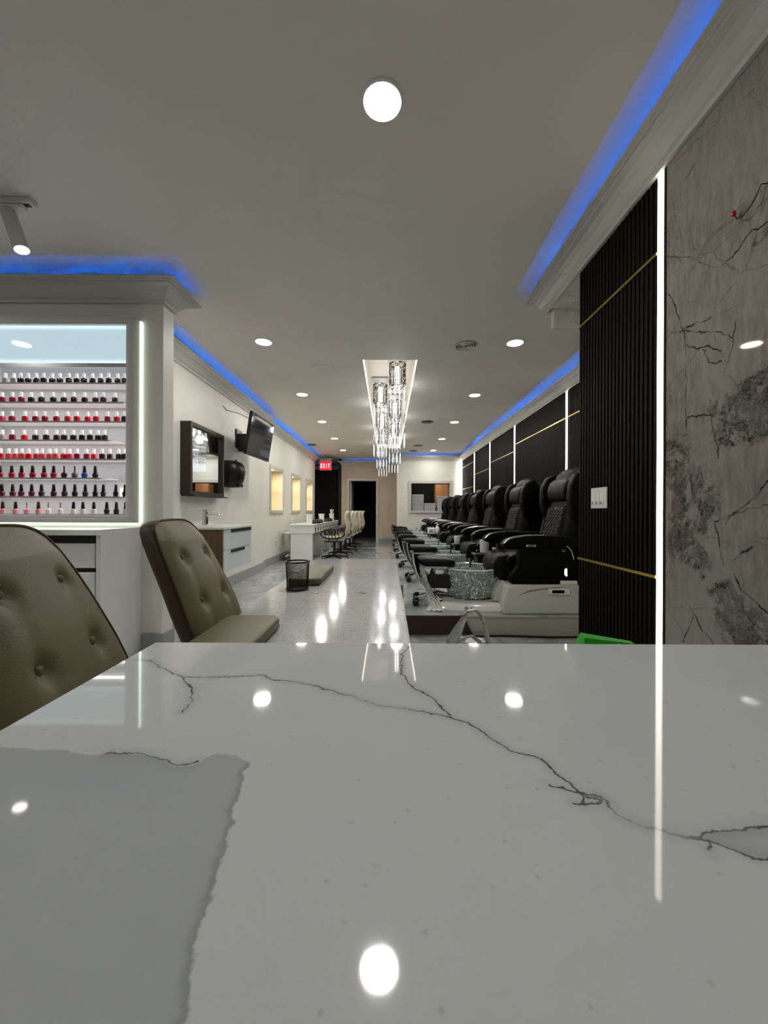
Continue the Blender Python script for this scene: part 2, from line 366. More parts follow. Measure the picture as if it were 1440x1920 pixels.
# ------------------------------------------------------------------ geometry
class MB:
    def __init__(s):
        s.bm = bmesh.new(); s.bev = None; s.smooth_ = False
    def box(s, x0, x1, y0, y1, z0, z1):
        vs = [s.bm.verts.new(p) for p in ((x0, y0, z0), (x1, y0, z0), (x1, y1, z0), (x0, y1, z0), (x0, y0, z1), (x1, y0, z1), (x1, y1, z1), (x0, y1, z1))]
        for f in ((0, 3, 2, 1), (4, 5, 6, 7), (0, 1, 5, 4), (1, 2, 6, 5), (2, 3, 7, 6), (3, 0, 4, 7)):
            s.bm.faces.new([vs[i] for i in f])
        return s
    def prism(s, pts, a0, a1, axis='y'):
        """polygon extruded along an axis; pts in the other two coords"""
        def mk(p, a):
            return {'y': (p[0], a, p[1]), 'x': (a, p[0], p[1]), 'z': (p[0], p[1], a)}[axis]
        A = [s.bm.verts.new(mk(p, a0)) for p in pts]; B = [s.bm.verts.new(mk(p, a1)) for p in pts]
        s.bm.faces.new(A); s.bm.faces.new(B[::-1])
        n = len(pts)
        for i in range(n): s.bm.faces.new([A[i], B[i], B[(i + 1) % n], A[(i + 1) % n]])
        return s
    def rings(s, rings, cap=True, closed=False):
        R = [[s.bm.verts.new(p) for p in r] for r in rings]
        n = len(R[0])
        pairs = list(zip(R, R[1:])) + ([(R[-1], R[0])] if closed else [])
        for a, b in pairs:
            for i in range(n):
                s.bm.faces.new([a[i], a[(i + 1) % n], b[(i + 1) % n], b[i]])
        if cap and not closed:
            s.bm.faces.new(R[0][::-1]); s.bm.faces.new(R[-1])
        return s
    def lathe(s, prof, c=(0, 0, 0), n=24, cap=True):
        return s.rings([[(c[0] + r * math.cos(2 * PI * i / n), c[1] + r * math.sin(2 * PI * i / n), c[2] + z) for i in range(n)] for r, z in prof], cap)
    def cyl(s, p0, p1, r0, r1=None, n=16):
        return s.tube([p0, p1], [r0, r0 if r1 is None else r1], n)
    def tube(s, pts, r, n=8, closed=False):
        P = [Vector(p) for p in pts]
        rr = r if isinstance(r, (list, tuple)) else [r] * len(P)
        rings = []; N = len(P); up = None
        for i in range(N):
            if closed: t = (P[(i + 1) % N] - P[i - 1]).normalized()
            elif i == 0: t = (P[1] - P[0]).normalized()
            elif i == N - 1: t = (P[-1] - P[-2]).normalized()
            else: t = ((P[i + 1] - P[i]).normalized() + (P[i] - P[i - 1]).normalized()).normalized()
            if up is None:
                up = Vector((0, 0, 1)) if abs(t.z) < 0.9 else Vector((1, 0, 0))
            a = t.cross(up)
            if a.length < 1e-4: a = t.orthogonal()
            a.normalize(); b = a.cross(t).normalized(); up = b
            rings.append([P[i] + (a * math.cos(2 * PI * k / n) + b * math.sin(2 * PI * k / n)) * rr[i] for k in range(n)])
        return s.rings(rings, not closed, closed)
    def ball(s, c, r, sc=(1, 1, 1), seg=12):
        pr = []
        for j in range(1, seg):
            a = PI * j / seg
            pr.append((math.sin(a), -math.cos(a)))
        R = [[(c[0] + r * sc[0] * q * math.cos(2 * PI * i / seg), c[1] + r * sc[1] * q * math.sin(2 * PI * i / seg), c[2] + r * sc[2] * z) for i in range(seg)] for q, z in pr]
        return s.rings(R)
    def rbox(s, x0, x1, y0, y1, z0, z1, r=0.02, seg=3):
        """a box with rounded edges"""
        t = bmesh.new(); q = MB.__new__(MB); q.bm = t
        MB.box(q, x0, x1, y0, y1, z0, z1)
        bmesh.ops.bevel(t, geom=t.edges[:], offset=r, segments=seg, affect='EDGES', profile=0.5)
        s._merge(t); return s
    def rprism(s, pts, a0, a1, axis='y', r=0.02, seg=3):
        t = bmesh.new(); q = MB.__new__(MB); q.bm = t
        MB.prism(q, pts, a0, a1, axis)
        bmesh.ops.recalc_face_normals(t, faces=t.faces)
        bmesh.ops.bevel(t, geom=t.edges[:], offset=r, segments=seg, affect='EDGES', profile=0.5)
        s._merge(t); return s
    def _merge(s, t):
        me = bpy.data.meshes.new('tmp'); t.to_mesh(me); t.free(); s.bm.from_mesh(me); bpy.data.meshes.remove(me)
    def rot(s, ang, axis='Z', c=(0, 0, 0)):
        bmesh.ops.rotate(s.bm, verts=s.bm.verts, cent=c, matrix=Matrix.Rotation(ang, 3, axis)); return s
    def build(s, name, material, parent=None, smooth=False, world=False, angle=35):
        bm = s.bm
        bmesh.ops.recalc_face_normals(bm, faces=bm.faces)
        me = bpy.data.meshes.new(name)
        o = bpy.data.objects.new(name, me)
        shift = Vector((0, 0, 0))
        if parent is not None:
            if world: 
                p = parent; shift = p.location.copy()
                while p.parent is not None:
                    p = p.parent; shift += p.location
        else:
            xs = [v.co for v in bm.verts]
            lo = Vector((min(v.x for v in xs), min(v.y for v in xs), min(v.z for v in xs)))
            hi = Vector((max(v.x for v in xs), max(v.y for v in xs), max(v.z for v in xs)))
            shift = Vector(((lo.x + hi.x) / 2, (lo.y + hi.y) / 2, lo.z))
            o.location = shift
        if shift.length > 0:
            for v in bm.verts: v.co -= shift
        for f in bm.faces: f.smooth = smooth
        bm.to_mesh(me); bm.free()
        if smooth and angle < 180:
            me.set_sharp_from_angle(angle=math.radians(angle))
        me.materials.append(material)
        COL.objects.link(o)
        if parent is not None: o.parent = parent
        return o

def tag(o, label=None, cat=None, group=None, kind=None):
    if label: o['label'] = label
    if cat: o['category'] = cat
    if group: o['group'] = group
    if kind: o['kind'] = kind
    return o
def thing(name, label, cat, loc=(0, 0, 0), rz=0.0, group=None):
    o = bpy.data.objects.new(name, None); COL.objects.link(o)
    o.location = loc; o.rotation_euler = (0, 0, rz); o.empty_display_size = 0.1
    return tag(o, label, cat, group)
CH = {}
def copy_tree(o, label, loc, rz=None, group=None):
    def cp(src, par):
        c = src.copy(); COL.objects.link(c)
        if par is not None: c.parent = par
        for ch in [x for x in KIDS.get(src.name, [])]: cp(ch, c)
        return c
    r = cp(o, None); r.location = loc
    if rz is not None: r.rotation_euler = (0, 0, rz)
    r['label'] = label
    if group: r['group'] = group
    return r
KIDS = {}
def index_kids():
    KIDS.clear()
    for o in bpy.data.objects:
        if o.parent: KIDS.setdefault(o.parent.name, []).append(o)
def struct(mb, name, m, smooth=False):
    return tag(mb.build(name, m, smooth=smooth), kind='structure')
def light(name, typ, loc, power, color=(1, 1, 1), rot=(0, 0, 0), size=0.1, sy=None, shape=None, spread=None):
    l = bpy.data.lights.new(name, typ); l.energy = power; l.color = color
    if typ == 'AREA':
        l.shape = shape or ('RECTANGLE' if sy else 'DISK'); l.size = size
        if sy: l.size_y = sy
        if spread: l.spread = spread
    elif typ in ('POINT', 'SPOT'): l.shadow_soft_size = size
    o = bpy.data.objects.new(name, l); COL.objects.link(o); o.location = loc; o.rotation_euler = rot
    return o

def wall_holes(plane, pos0, pos1, a0, a1, z0, z1, holes):
    """slab in plane 'x' (constant x), 'y' or 'z' with rectangular holes (a0,a1,z0,z1)"""
    mb = MB()
    A = sorted({a0, a1, *[h[0] for h in holes], *[h[1] for h in holes]})
    Z = sorted({z0, z1, *[h[2] for h in holes], *[h[3] for h in holes]})
    for i in range(len(A) - 1):
        # merge vertical runs to keep faces clean
        run = None
        for j in range(len(Z) - 1):
            ca, cz = (A[i] + A[i + 1]) / 2, (Z[j] + Z[j + 1]) / 2
            solid = not any(h[0] < ca < h[1] and h[2] < cz < h[3] for h in holes)
            if solid:
                run = (run[0], Z[j + 1]) if run else (Z[j], Z[j + 1])
            if (not solid or j == len(Z) - 2) and run:
                if plane == 'x': mb.box(pos0, pos1, A[i], A[i + 1], run[0], run[1])
                elif plane == 'y': mb.box(A[i], A[i + 1], pos0, pos1, run[0], run[1])
                else: mb.box(A[i], A[i + 1], run[0], run[1], pos0, pos1)
                run = None
    return mb
ORD = ['', 'first', 'second', 'third', 'fourth', 'fifth', 'sixth', 'seventh', 'eighth', 'ninth', 'tenth', 'eleventh', 'twelfth', 'thirteenth', 'fourteenth', 'fifteenth', 'sixteenth', 'seventeenth', 'eighteenth']
# ================================================================== THE ROOM
XR1, XR2, XL1, XL2, XLB = 1.25, 2.33, -2.23, -2.32, -1.70
struct(MB().box(-5.2, 2.6, -2.8, 17.0, -0.1, 0.0), 'floor', M_FLOOR)
struct(wall_holes('z', CEIL, CEIL + 0.1, -5.2, 2.6, -2.8, 17.0, [(-0.30, 0.34, 4.5, 10.8)]), 'ceiling', M_CEIL)
# tray recess in the ceiling
TR = MB()
TR.box(-0.34, -0.30, 4.46, 10.84, CEIL + 0.1, 3.24); TR.box(0.34, 0.38, 4.46, 10.84, CEIL + 0.1, 3.24)
TR.box(-0.30, 0.34, 4.46, 4.5, CEIL + 0.1, 3.24); TR.box(-0.30, 0.34, 10.8, 10.84, CEIL + 0.1, 3.24)
TR.box(-0.34, 0.38, 4.46, 10.84, 3.24, 3.30)
struct(TR, 'ceiling_recess', M_CEIL)
for s, x in ((0, -0.297), (1, 0.337)):
    o = MB().box(x - 0.003, x + 0.003, 4.52, 10.78, 2.862, 2.905).build('led_strip', M_LED)
    tag(o, ['white glowing light line along the left edge of the ceiling recess', 'white glowing light line along the right edge of the ceiling recess'][s], 'light strip', 'light lines in the ceiling recess')

# walls
struct(MB().box(XR1, XR1 + 0.02, -2.8, 1.727, 0, 2.64), 'wall_right_stone', stone())
struct(MB().box(XR1 + 0.02, XR1 + 0.12, -2.8, 2.52, 0, CEIL).box(XR1, XR1 + 0.02, -2.8, 2.52, 2.64, CEIL), 'wall_right_near', M_WALL)
struct(MB().box(XR1 + 0.12, XR2 + 0.1, 2.42, 2.52, 0, CEIL), 'wall_right_return', M_WALL)
struct(MB().box(XR1, XR2, 2.52, 2.95, 2.64, CEIL), 'ceiling_soffit', M_WALL)
struct(MB().box(XR1 + 0.02, XR2, 2.95, 3.0, 2.497, CEIL), 'wall_right_bulkhead', M_WALL)
struct(MB().box(XR2, XR2 + 0.12, 2.52, 12.0, 0, CEIL), 'wall_right', M_WALL)
struct(wall_holes('y', 11.9, 12.02, 0.28, XR2 + 0.1, 0, CEIL, [(0.727, 1.917, 1.09, 1.94)]), 'wall_back_right', M_WALL)
struct(MB().box(0.28, 0.40, 12.02, 13.1, 0, CEIL), 'wall_back_return', M_TAN)
struct(wall_holes('y', 13.1, 13.22, -1.58, 2.4, 0, CEIL, [(-1.31, -0.40, 0, 2.10)]), 'wall_back', M_TAN)
struct(MB().box(-1.70, -1.58, 13.22, 14.5, 0, CEIL), 'wall_hall_right', M_DARK)
struct(MB().box(-3.2, -1.58, 14.5, 14.6, 0, CEIL), 'wall_hall_back', M_DARK)
struct(MB().box(-3.3, -3.2, 12.2, 14.6, 0, CEIL).box(-3.3, -2.44, 12.1, 12.2, 0, CEIL), 'wall_hall_left', M_DARK)
struct(MB().box(-1.5, -1.45, 13.22, 16.0, 0, 2.6).box(0.4, 0.45, 13.22, 16.0, 0, 2.6).box(-1.5, 0.45, 16.0, 16.05, 0, 2.6).box(-1.5, 0.45, 13.22, 16.05, 2.6, 2.65), 'wall_store_room', M_BLACKV)
NI = [(7.59, 8.44), (9.27, 10.1), (10.9, 11.76)]
NZ0, NZ1 = 1.085, 1.925
struct(wall_holes('x', XL2 - 0.12, XL2, 6.9, 12.2, 0, CEIL, [(a, b, NZ0, NZ1) for a, b in NI]), 'wall_left_far', M_WALL)
struct(MB().box(XL1 - 0.2, XL1, 3.04, 6.9, 0, CEIL), 'wall_left', M_WALL)
struct(wall_holes('y', 2.90, 3.04, -5.0, XLB, 0, CEIL, [(-3.05, -1.885, 1.015, 2.497)]), 'wall_left_display', M_WALL)
struct(MB().box(-5.1, -5.0, -2.8, 2.9, 0, CEIL), 'wall_left_near', M_WALL)
struct(MB().box(-5.2, 2.6, -2.9, -2.8, 0, CEIL), 'wall_front', M_WALL)
struct(MB().box(-3.2, XL1 - 0.2, 3.04, 3.1, 0, CEIL), 'wall_left_back', M_WALL)

# crown moulding, swept along the wall tops (room on the left of the direction of travel)
PROF = [(0, 1.555), (0.018, 1.555), (0.018, 1.58), (0.030, 1.588), (0.042, 1.60), (0.062, 1.625), (0.090, 1.645), (0.118, 1.654), (0.118, 1.664), (0.134, 1.667),
        (0.134, 1.673), (0.150, 1.676), (0.150, 1.688), (0.140, 1.688), (0.128, 1.678), (0.085, 1.662), (0.05, 1.637), (0.02, 1.605), (0, 1.60)]
PROF = [(d, z + CAMZ) for d, z in PROF]
def crown(path, name):
    P = [Vector(p) for p in path]
    rings = []
    for i, p in enumerate(P):
        ds = []
        if i > 0: ds.append((P[i] - P[i - 1]).normalized())
        if i < len(P) - 1: ds.append((P[i + 1] - P[i]).normalized())
        ns = [Vector((-d.y, d.x)) for d in ds]
        n = ns[0] if len(ns) == 1 else (ns[0] + ns[1]) / (1 + ns[0].dot(ns[1]))
        rings.append([(p.x + n.x * d, p.y + n.y * d, z) for d, z in PROF])
    struct(MB().rings(rings), name, M_TRIM)
crown([(XR1, -2.8), (XR1, 3.0), (XR2, 3.0), (XR2, 11.9), (0.28, 11.9), (0.28, 13.1), (-1.58, 13.1), (-1.58, 14.5), (-3.2, 14.5)], 'trim_1')
crown([(-3.2, 12.2), (XL2, 12.2), (XL2, 6.9), (XL1, 6.9), (XL1, 3.04), (XLB, 3.04), (XLB, 2.9), (-5.0, 2.9), (-5.0, -2.8)], 'trim_2')

# blue cove lamps lying in the trough behind the moulding lip
BLUE = (0.0, 0.17, 1.0)
def cove(x0, y0, x1, y1, k=1.0, col=BLUE):
    L = math.hypot(x1 - x0, y1 - y0)
    a = math.atan2(y1 - y0, x1 - x0)
    light('cove_light', 'AREA', ((x0 + x1) / 2, (y0 + y1) / 2, 2.735), BLUEW * L * k, col, (PI, 0, a), L, 0.02)
BLUEW = 50.0
cove(XR1 - 0.085, -2.7, XR1 - 0.085, 3.05)
cove(XR2 - 0.085, 3.35, XR2 - 0.085, 11.8, 1.4)
cove(0.36, 11.815, XR2 - 0.1, 11.815, 1.3)
cove(-1.5, 13.015, 0.2, 13.015, 1.3)
cove(-3.0, 14.415, -1.7, 14.415, 1.5)
cove(XL2 + 0.085, 7.05, XL2 + 0.085, 12.1, 1.8)
cove(XL1 + 0.085, 3.25, XL1 + 0.085, 6.88, 1.3)
cove(-4.9, 2.815, XLB + 0.09, 2.815)
cove(XLB + 0.085, 2.82, XLB + 0.085, 3.12)

# baseboards, grey tile
struct(MB().box(XL1, XL1 + 0.015, 3.04, 6.9, 0, 0.15), 'baseboard_left', M_BASE)
struct(MB().box(XL2, XL2 + 0.015, 6.9, 12.2, 0, 0.15).box(XL2, XL1, 6.9, 6.915, 0, 0.15), 'baseboard_left_far', M_BASE)
struct(MB().box(-1.845, XLB, 2.885, 2.9, 0, 0.15).box(XLB, XLB + 0.015, 2.885, 3.04, 0, 0.15), 'baseboard_left_display', M_BASE)
struct(MB().box(-0.32, 0.28, 13.085, 13.1, 0, 0.14).box(-1.58, -1.39, 13.085, 13.1, 0, 0.14), 'baseboard_back', M_BASE)
struct(MB().box(0.28, 2.33, 11.885, 11.9, 0.175, 0.30), 'baseboard_right', M_BASE)
# back door casing
struct(MB().box(-1.39, -1.31, 13.06, 13.1, 0, 2.18).box(-0.40, -0.32, 13.06, 13.1, 0, 2.18).box(-1.31, -0.40, 13.06, 13.1, 2.10, 2.18), 'trim_3', M_TRIM)
D = struct(MB().box(-1.30, -1.26, 13.25, 14.1, 0.01, 2.09), 'door_1', M_WHITEM)
MB().ball((-1.24, 14.0, 1.0), 0.03).build('door_handle', M_SILVER, D, True, world=True)
# side casing at the near end of the left wall
struct(MB().box(XL1, XL1 + 0.02, 3.85, 3.93, 0, 2.06).box(XL1, XL1 + 0.02, 3.05, 3.93, 2.06, 2.14), 'trim_4', M_TRIM)
struct(MB().box(XL1, XL1 + 0.008, 3.1, 3.84, 0, 2.05), 'door_2', M_WHITEM)

# office window in the far wall
W = struct(MB().box(0.645, 0.727, 11.86, 11.9, 1.02, 2.02).box(1.917, 2.0, 11.86, 11.9, 1.02, 2.02).box(0.727, 1.917, 11.86, 11.9, 1.94, 2.02).box(0.727, 1.917, 11.86, 11.9, 1.02, 1.09), 'window_1', M_TRIM)
MB().box(0.727, 1.917, 11.955, 11.961, 1.09, 1.94).build('window_pane', M_PANE, W, world=True)
struct(MB().box(0.42, 0.46, 12.02, 13.08, 0, 2.6).box(2.2, 2.25, 12.02, 13.08, 0, 2.6).box(0.42, 2.25, 13.03, 13.08, 0, 2.6).box(0.42, 2.25, 12.02, 13.08, 2.6, 2.64), 'wall_office', M_BLACKV)
M_BOXW = noisy('white_carton', (196, 198, 198), 0.04, 12, 0.6)
DK = thing('office_counter', 'dark counter behind the far office window carrying white cartons', 'counter', (1.32, 12.25, 0))
MB().box(0.5, 2.15, 12.05, 12.45, 1.0, 1.04).build('top', M_DARK, DK, world=True)
MB().box(0.52, 2.13, 12.1, 12.42, 0.0, 1.0).build('body', M_DARK, DK, world=True)
for i, (x0, x1, z0, z1, l) in enumerate([(0.76, 1.13, 1.04, 1.345, 'white carton at the lower left of the office window'), (0.76, 1.13, 1.347, 1.60, 'white carton stacked on another at the left of the office window'),
                          (1.15, 1.50, 1.04, 1.33, 'single low white carton in the middle of the office window'), (1.56, 1.90, 1.04, 1.55, 'tall white box with a dark mark in the right of the office window')]):
    b = MB().rbox(x0, x1, 12.08, 12.36, z0, z1, 0.006, 1).build('storage_box', M_BOXW)
    tag(b, l, 'box', 'white boxes behind the office window')
    MB().box(x0 + 0.01, x1 - 0.01, 12.076, 12.079, z1 - 0.05, z1 - 0.042).build('lid_line', M_BASE, b, world=False).location = (0, 0, 0)
    ch = b.children[0]
    for v in ch.data.vertices: v.co -= b.location
c = MB().box(1.55, 1.98, 12.5, 12.9, 1.2, 1.95).box(1.56, 1.76, 12.48, 12.5, 1.22, 1.93).box(1.77, 1.97, 12.48, 12.5, 1.22, 1.93).build('wall_cabinet', M_WOODL)
tag(c, 'orange wood wall cabinet seen through the far office window', 'cabinet')
light('office_fill_lamp', 'AREA', (1.3, 12.04, 2.35), 5.0, (1, 0.95, 0.9), (math.radians(22), 0, 0), 0.9, 0.02)  # unseen fill lamp added to brighten the carton fronts

# vertical slatted wall cladding
def slats(x, y0, y1, z0, z1, pitch, name, label, golds):
    t = thing(name, label, 'wall panel', (x, (y0 + y1) / 2, z0), group='slatted wall panels')
    MB().box(x + 0.009, x + 0.019, y0, y1, z0, z1).build('backing', M_SLATB, t, world=True)
    mb = MB(); y = y0
    while y < y1 - pitch * 0.5:
        w = pitch * 0.62
        mb.prism([(x + 0.009, y), (x + 0.002, y), (x, y + 0.003), (x, y + w - 0.003), (x + 0.002, y + w), (x + 0.009, y + w)], z0, z1, 'z')
        y += pitch
    mb.build('slats', M_SLAT, t, world=True)
    for z in golds:
        MB().box(x - 0.004, x + 0.001, y0, y1, z - 0.007, z + 0.007).build('gold_strip', M_GOLD, t, world=True)
slats(XR1, 1.788, 2.52, 0.0, 2.64, 0.0335, 'slatted_panel', 'nearest dark ribbed wall panel with a light switch and two gold lines', [2.282, 0.777])
LY = [4.93, 6.96, 8.65, 10.2]
for i, (a, b, g, lab) in enumerate([(3.05, 4.90, [2.29], 'dark ribbed panel half hidden behind the nearest wall corner'), (4.96, 6.92, [2.29], 'long dark ribbed panel behind the first reclining chairs, one silver line high up'),
                       (7.0, 8.61, [2.17], 'dark ribbed panel between the second and third far light strips'), (8.69, 10.16, [2.05], 'dark ribbed panel between the third and fourth far light strips'),
                       (10.24, 11.88, [2.41, 1.75], 'farthest dark ribbed panel with two thin metal lines')]):
    slats(XR2 - 0.03, a, b, 0.175, 2.64, 0.036, 'slatted_panel', lab, g)
# upright light strips
M_EDGE = noisy('bronze_edge', (34, 17, 6), 0.1, 12, 0.6, spec=0.1)
def upright(x, y, w, z0, z1, label):
    o = thing('led_strip', label, 'light strip', (x, y, z0), group='upright light strips')
    MB().box(x - 0.004, x + 0.004, y, y + w, z0, z1).build('diffuser', M_LED, o, world=True)
    MB().box(x + 0.004, x + 0.012, y - 0.006, y + w + 0.006, z0, z1).build('channel', M_EDGE, o, world=True)
upright(XR1, 1.751, 0.029, 0.0, 2.635, 'tall white light strip between the stone wall and the ribbed panel')
tag(MB().box(XR1 - 0.002, XR1 + 0.018, 1.7275, 1.739, 0, 2.64).build('edge_strip', M_EDGE), 'thin brown metal edge strip beside the stone wall', 'trim')
for i, y in enumerate(LY):
    upright(XR2 - 0.03, y, 0.035, 0.175, 2.635, ['upright light strip on the right wall nearest the ribbed corner', 'upright light strip on the right wall, second beyond the ribbed corner', 'upright light strip on the right wall, third beyond the ribbed corner', 'upright light strip on the right wall, fourth beyond the ribbed corner'][i])
upright(XR2 - 0.03, 11.885, 0.012, 0.175, 2.635, 'upright light strip in the far right corner washing the back wall')
light('corner_wash', 'AREA', (XR2 - 0.06, 11.8, 1.7), 5, (1, 0.95, 0.8), (PI / 2, 0, 0), 0.04, 1.8)

# light switch
t = thing('light_switch', 'white three-gang dimmer switch plate on the ribbed panel', 'switch', (XR1 - 0.004, 2.262, 1.16))
MB().rbox(XR1 - 0.010, XR1 - 0.001, 2.18, 2.345, 1.10, 1.222, 0.003, 2).build('plate', M_WHITEM, t, world=True)
for k in range(3):
    y = 2.207 + k * 0.043
    p = MB().rbox(XR1 - 0.013, XR1 - 0.008, y, y + 0.033, 1.125, 1.195, 0.002, 1).build('paddle', M_WHITE, t, world=True)
    MB().box(XR1 - 0.017, XR1 - 0.012, y + 0.022, y + 0.031, 1.125, 1.14).build('slider', M_BASE, p, world=True)

# loose wires hanging from the stone wall
t = thing('loose_wires', 'loose black and white electrical wires with a red cap on the stone wall', 'wire', (1.238, 1.33, 2.1))
MB().tube([(1.255, 1.262, 2.163), (1.236, 1.275, 2.170), (1.230, 1.289, 2.135), (1.228, 1.310, 2.115), (1.228, 1.335, 2.108), (1.229, 1.357, 2.118), (1.232, 1.370, 2.142)], 0.0019, 6).build('black_wire', M_CABLE, t, True, world=True)
MB().tube([(1.252, 1.255, 2.155), (1.236, 1.30, 2.165), (1.232, 1.345, 2.16), (1.232, 1.372, 2.148), (1.236, 1.42, 2.150), (1.240, 1.468, 2.157), (1.243, 1.515, 2.140), (1.246, 1.56, 2.10)], 0.0012, 6).build('white_wire', M_BASE, t, True, world=True)
MB().lathe([(0.004, -0.009), (0.007, -0.006), (0.0075, 0.0), (0.005, 0.008), (0.002, 0.010)], (1.23, 1.37, 2.146), 10).build('wire_cap', M_RED, t, True, world=True)

# ---- platform for the pedicure row
struct(MB().box(0.14, XR2, 3.36, 11.9, 0.0, 0.158).box(0.14, XR2, 3.338, 11.9, 0.158, 0.175), 'floor_platform', M_PLAT)
struct(MB().box(0.14, XR2, 3.346, 3.3595, 0.0, 0.1575), 'trim_7', noisy('beige_riser', (176, 177, 160), 0.03, 4, 0.3))
tag(MB().prism([(0.142, 0.012), (0.142, 0.17), (0.66, 0.17), (0.745, 0.012)], 3.328, 3.3375, 'y').build('riser_board', M_BROWN), 'dark brown board covering the left part of the platform front', 'board')
struct(MB().box(0.095, 0.138, 3.325, 3.36, 0.21, 0.44), 'trim_5', noisy('mauve_grey', (124, 116, 118), 0.04, 8, 0.5))
struct(MB().box(0.095, 0.138, 3.325, 3.36, 0.0, 0.21), 'trim_6', M_TRIM)
tag(MB().tube([(0.74, 3.29, 0.010), (0.95, 3.30, 0.012), (1.15, 3.295, 0.010), (1.25, 3.28, 0.010), (1.4, 3.27, 0.010), (1.75, 3.28, 0.010)], 0.009, 8).build('power_cable', M_CABLE, smooth=True), 'black cable lying on the floor along the platform front', 'cable')

# ---- ceiling fittings
DL = [(-0.03, 1.66), (-1.31, 4.03), (1.33, 4.03), (-1.31, 5.85), (1.32, 5.85), (-1.31, 7.63), (1.32, 7.63), (-1.31, 9.4), (1.32, 9.4), (-1.31, 11.2), (1.32, 11.2)]
side = {-1: 'left', 1: 'right'}
dproto = None
DLW = 9.5
for i, (x, y) in enumerate(DL):
    lab = 'large round ceiling downlight nearest, above the white counter' if i == 0 else 'round ceiling downlight, %s in the %s row counted from the counter' % (ORD[(i + 1) // 2], side[1 if x > 0 else -1])
    if dproto is None:
        dproto = thing('downlight', lab, 'downlight', (x, y, CEIL), group='round ceiling downlights')
        MB().rings([[((r) * math.cos(2 * PI * k / 32), r * math.sin(2 * PI * k / 32), z) for k in range(32)] for r, z in ((0.079, -0.001), (0.082, -0.006), (0.094, -0.005), (0.098, 0.0))], cap=False).build('trim_ring', M_WHITEM, dproto, True)
        MB().lathe([(0.0801, -0.0035), (0.079, -0.005), (0.06, -0.007), (0.01, -0.0075)], n=32).build('lens', M_LAMP, dproto, True)
        index_kids()
    else:
        copy_tree(dproto, lab, (x, y, CEIL))
    light('downlight_or_fill_lamp', 'AREA', (x, y, CEIL - 0.012), DLW, (1, 0.975, 0.93), (0, 0, 0), 0.15)
for x, y in ((-2.6, 0.6), (-3.9, 1.6), (-1.31, -1.6), (-3.6, -1.2)):  # fill lamps added out of view, without downlight fittings
    light('downlight_or_fill_lamp', 'AREA', (x, y, CEIL - 0.012), DLW * 0.45, (1, 0.975, 0.93), (0, 0, 0), 0.15)
# round air diffuser
t = thing('ceiling_vent', 'round black and white ringed ceiling air diffuser near the right row', 'vent', (0.83, 4.1, CEIL))
mb = MB()
for r in (0.115, 0.088, 0.062, 0.036):
    mb.rings([[(q * math.cos(2 * PI * k / 32), q * math.sin(2 * PI * k / 32), z) for k in range(32)] for q, z in ((r, -0.004), (r - 0.004, -0.016), (r - 0.014, -0.004), (r - 0.010, -0.001))], cap=False)
MB().lathe([(0.12, 0.0), (0.118, -0.002), (0.01, -0.002)], n=32).build('dark_throat', M_BLACK, t, True)
mb.build('rings', M_WHITEM, t, True)
for i, (x, y, l) in enumerate([(0.78, 7.63, 'dark round ceiling vent between the chandeliers and the right lights'), (0.81, 10.4, 'dark oval looking ceiling vent far away, nearer of the far right pair'), (0.75, 11.3, 'dark ceiling vent farthest away on the right'), (-2.04, 10.3, 'dark round ceiling vent near the far left wall')]):
    t = thing('ceiling_vent', l, 'vent', (x, y, CEIL), group='dark round ceiling vents')
    MB().lathe([(0.125, 0.0), (0.122, -0.006), (0.10, -0.012), (0.02, -0.014)], n=24).build('grille', M_BLACK, t, True)
for (x, y, r, l) in [(-0.81, 4.8, 0.15, 'faint white round ceiling speaker left of the chandeliers'), (-1.29, 8.5, 0.09, 'small white round detector between the left downlights')]:
    t = thing('ceiling_speaker', l, 'speaker', (x, y, CEIL))
    MB().lathe([(r, 0.0), (r, -0.004), (r * 0.9, -0.008), (r * 0.85, -0.005), (0.01, -0.005)], n=32).build('grille', M_CEIL, t, True)

# track light at the upper left
t = thing('track_light', 'white ceiling track with one slanted cylinder spotlight', 'track light', (-2.4, 2.2, CEIL))
MB().rbox(-3.2, -2.03, 2.17, 2.225, CEIL - 0.03, CEIL, 0.004, 1).build('track', M_WHITEM, t, world=True)
MB().box(-3.19, -2.05, 2.185, 2.21, CEIL - 0.032, CEIL - 0.0295).build('slot', M_BLACK, t, world=True)
MB().rbox(-2.26, -2.08, 2.178, 2.218, CEIL - 0.055, CEIL - 0.031, 0.004, 1).build('adapter', M_WHITEM, t, world=True)
MB().cyl((-2.17, 2.198, CEIL - 0.05), (-2.165, 2.198, CEIL - 0.10), 0.012).build('stem', M_SILVER, t, True, world=True)
h = MB().tube([(-2.185, 2.198, 2.80), (-2.18, 2.198, 2.785), (-2.10, 2.198, 2.565)], [0.03, 0.037, 0.037], 24).build('spot_head', M_TRIM, t, True, world=True)
MB().tube([(-2.1005, 2.198, 2.5665), (-2.0995, 2.198, 2.5635)], [0.033, 0.033], 20).build('lens', M_LAMP, h, world=True)
light('track_spot', 'SPOT', (-2.09, 2.198, 2.54), 25, (1, 0.97, 0.9), (0, math.radians(-20), 0), 0.03)

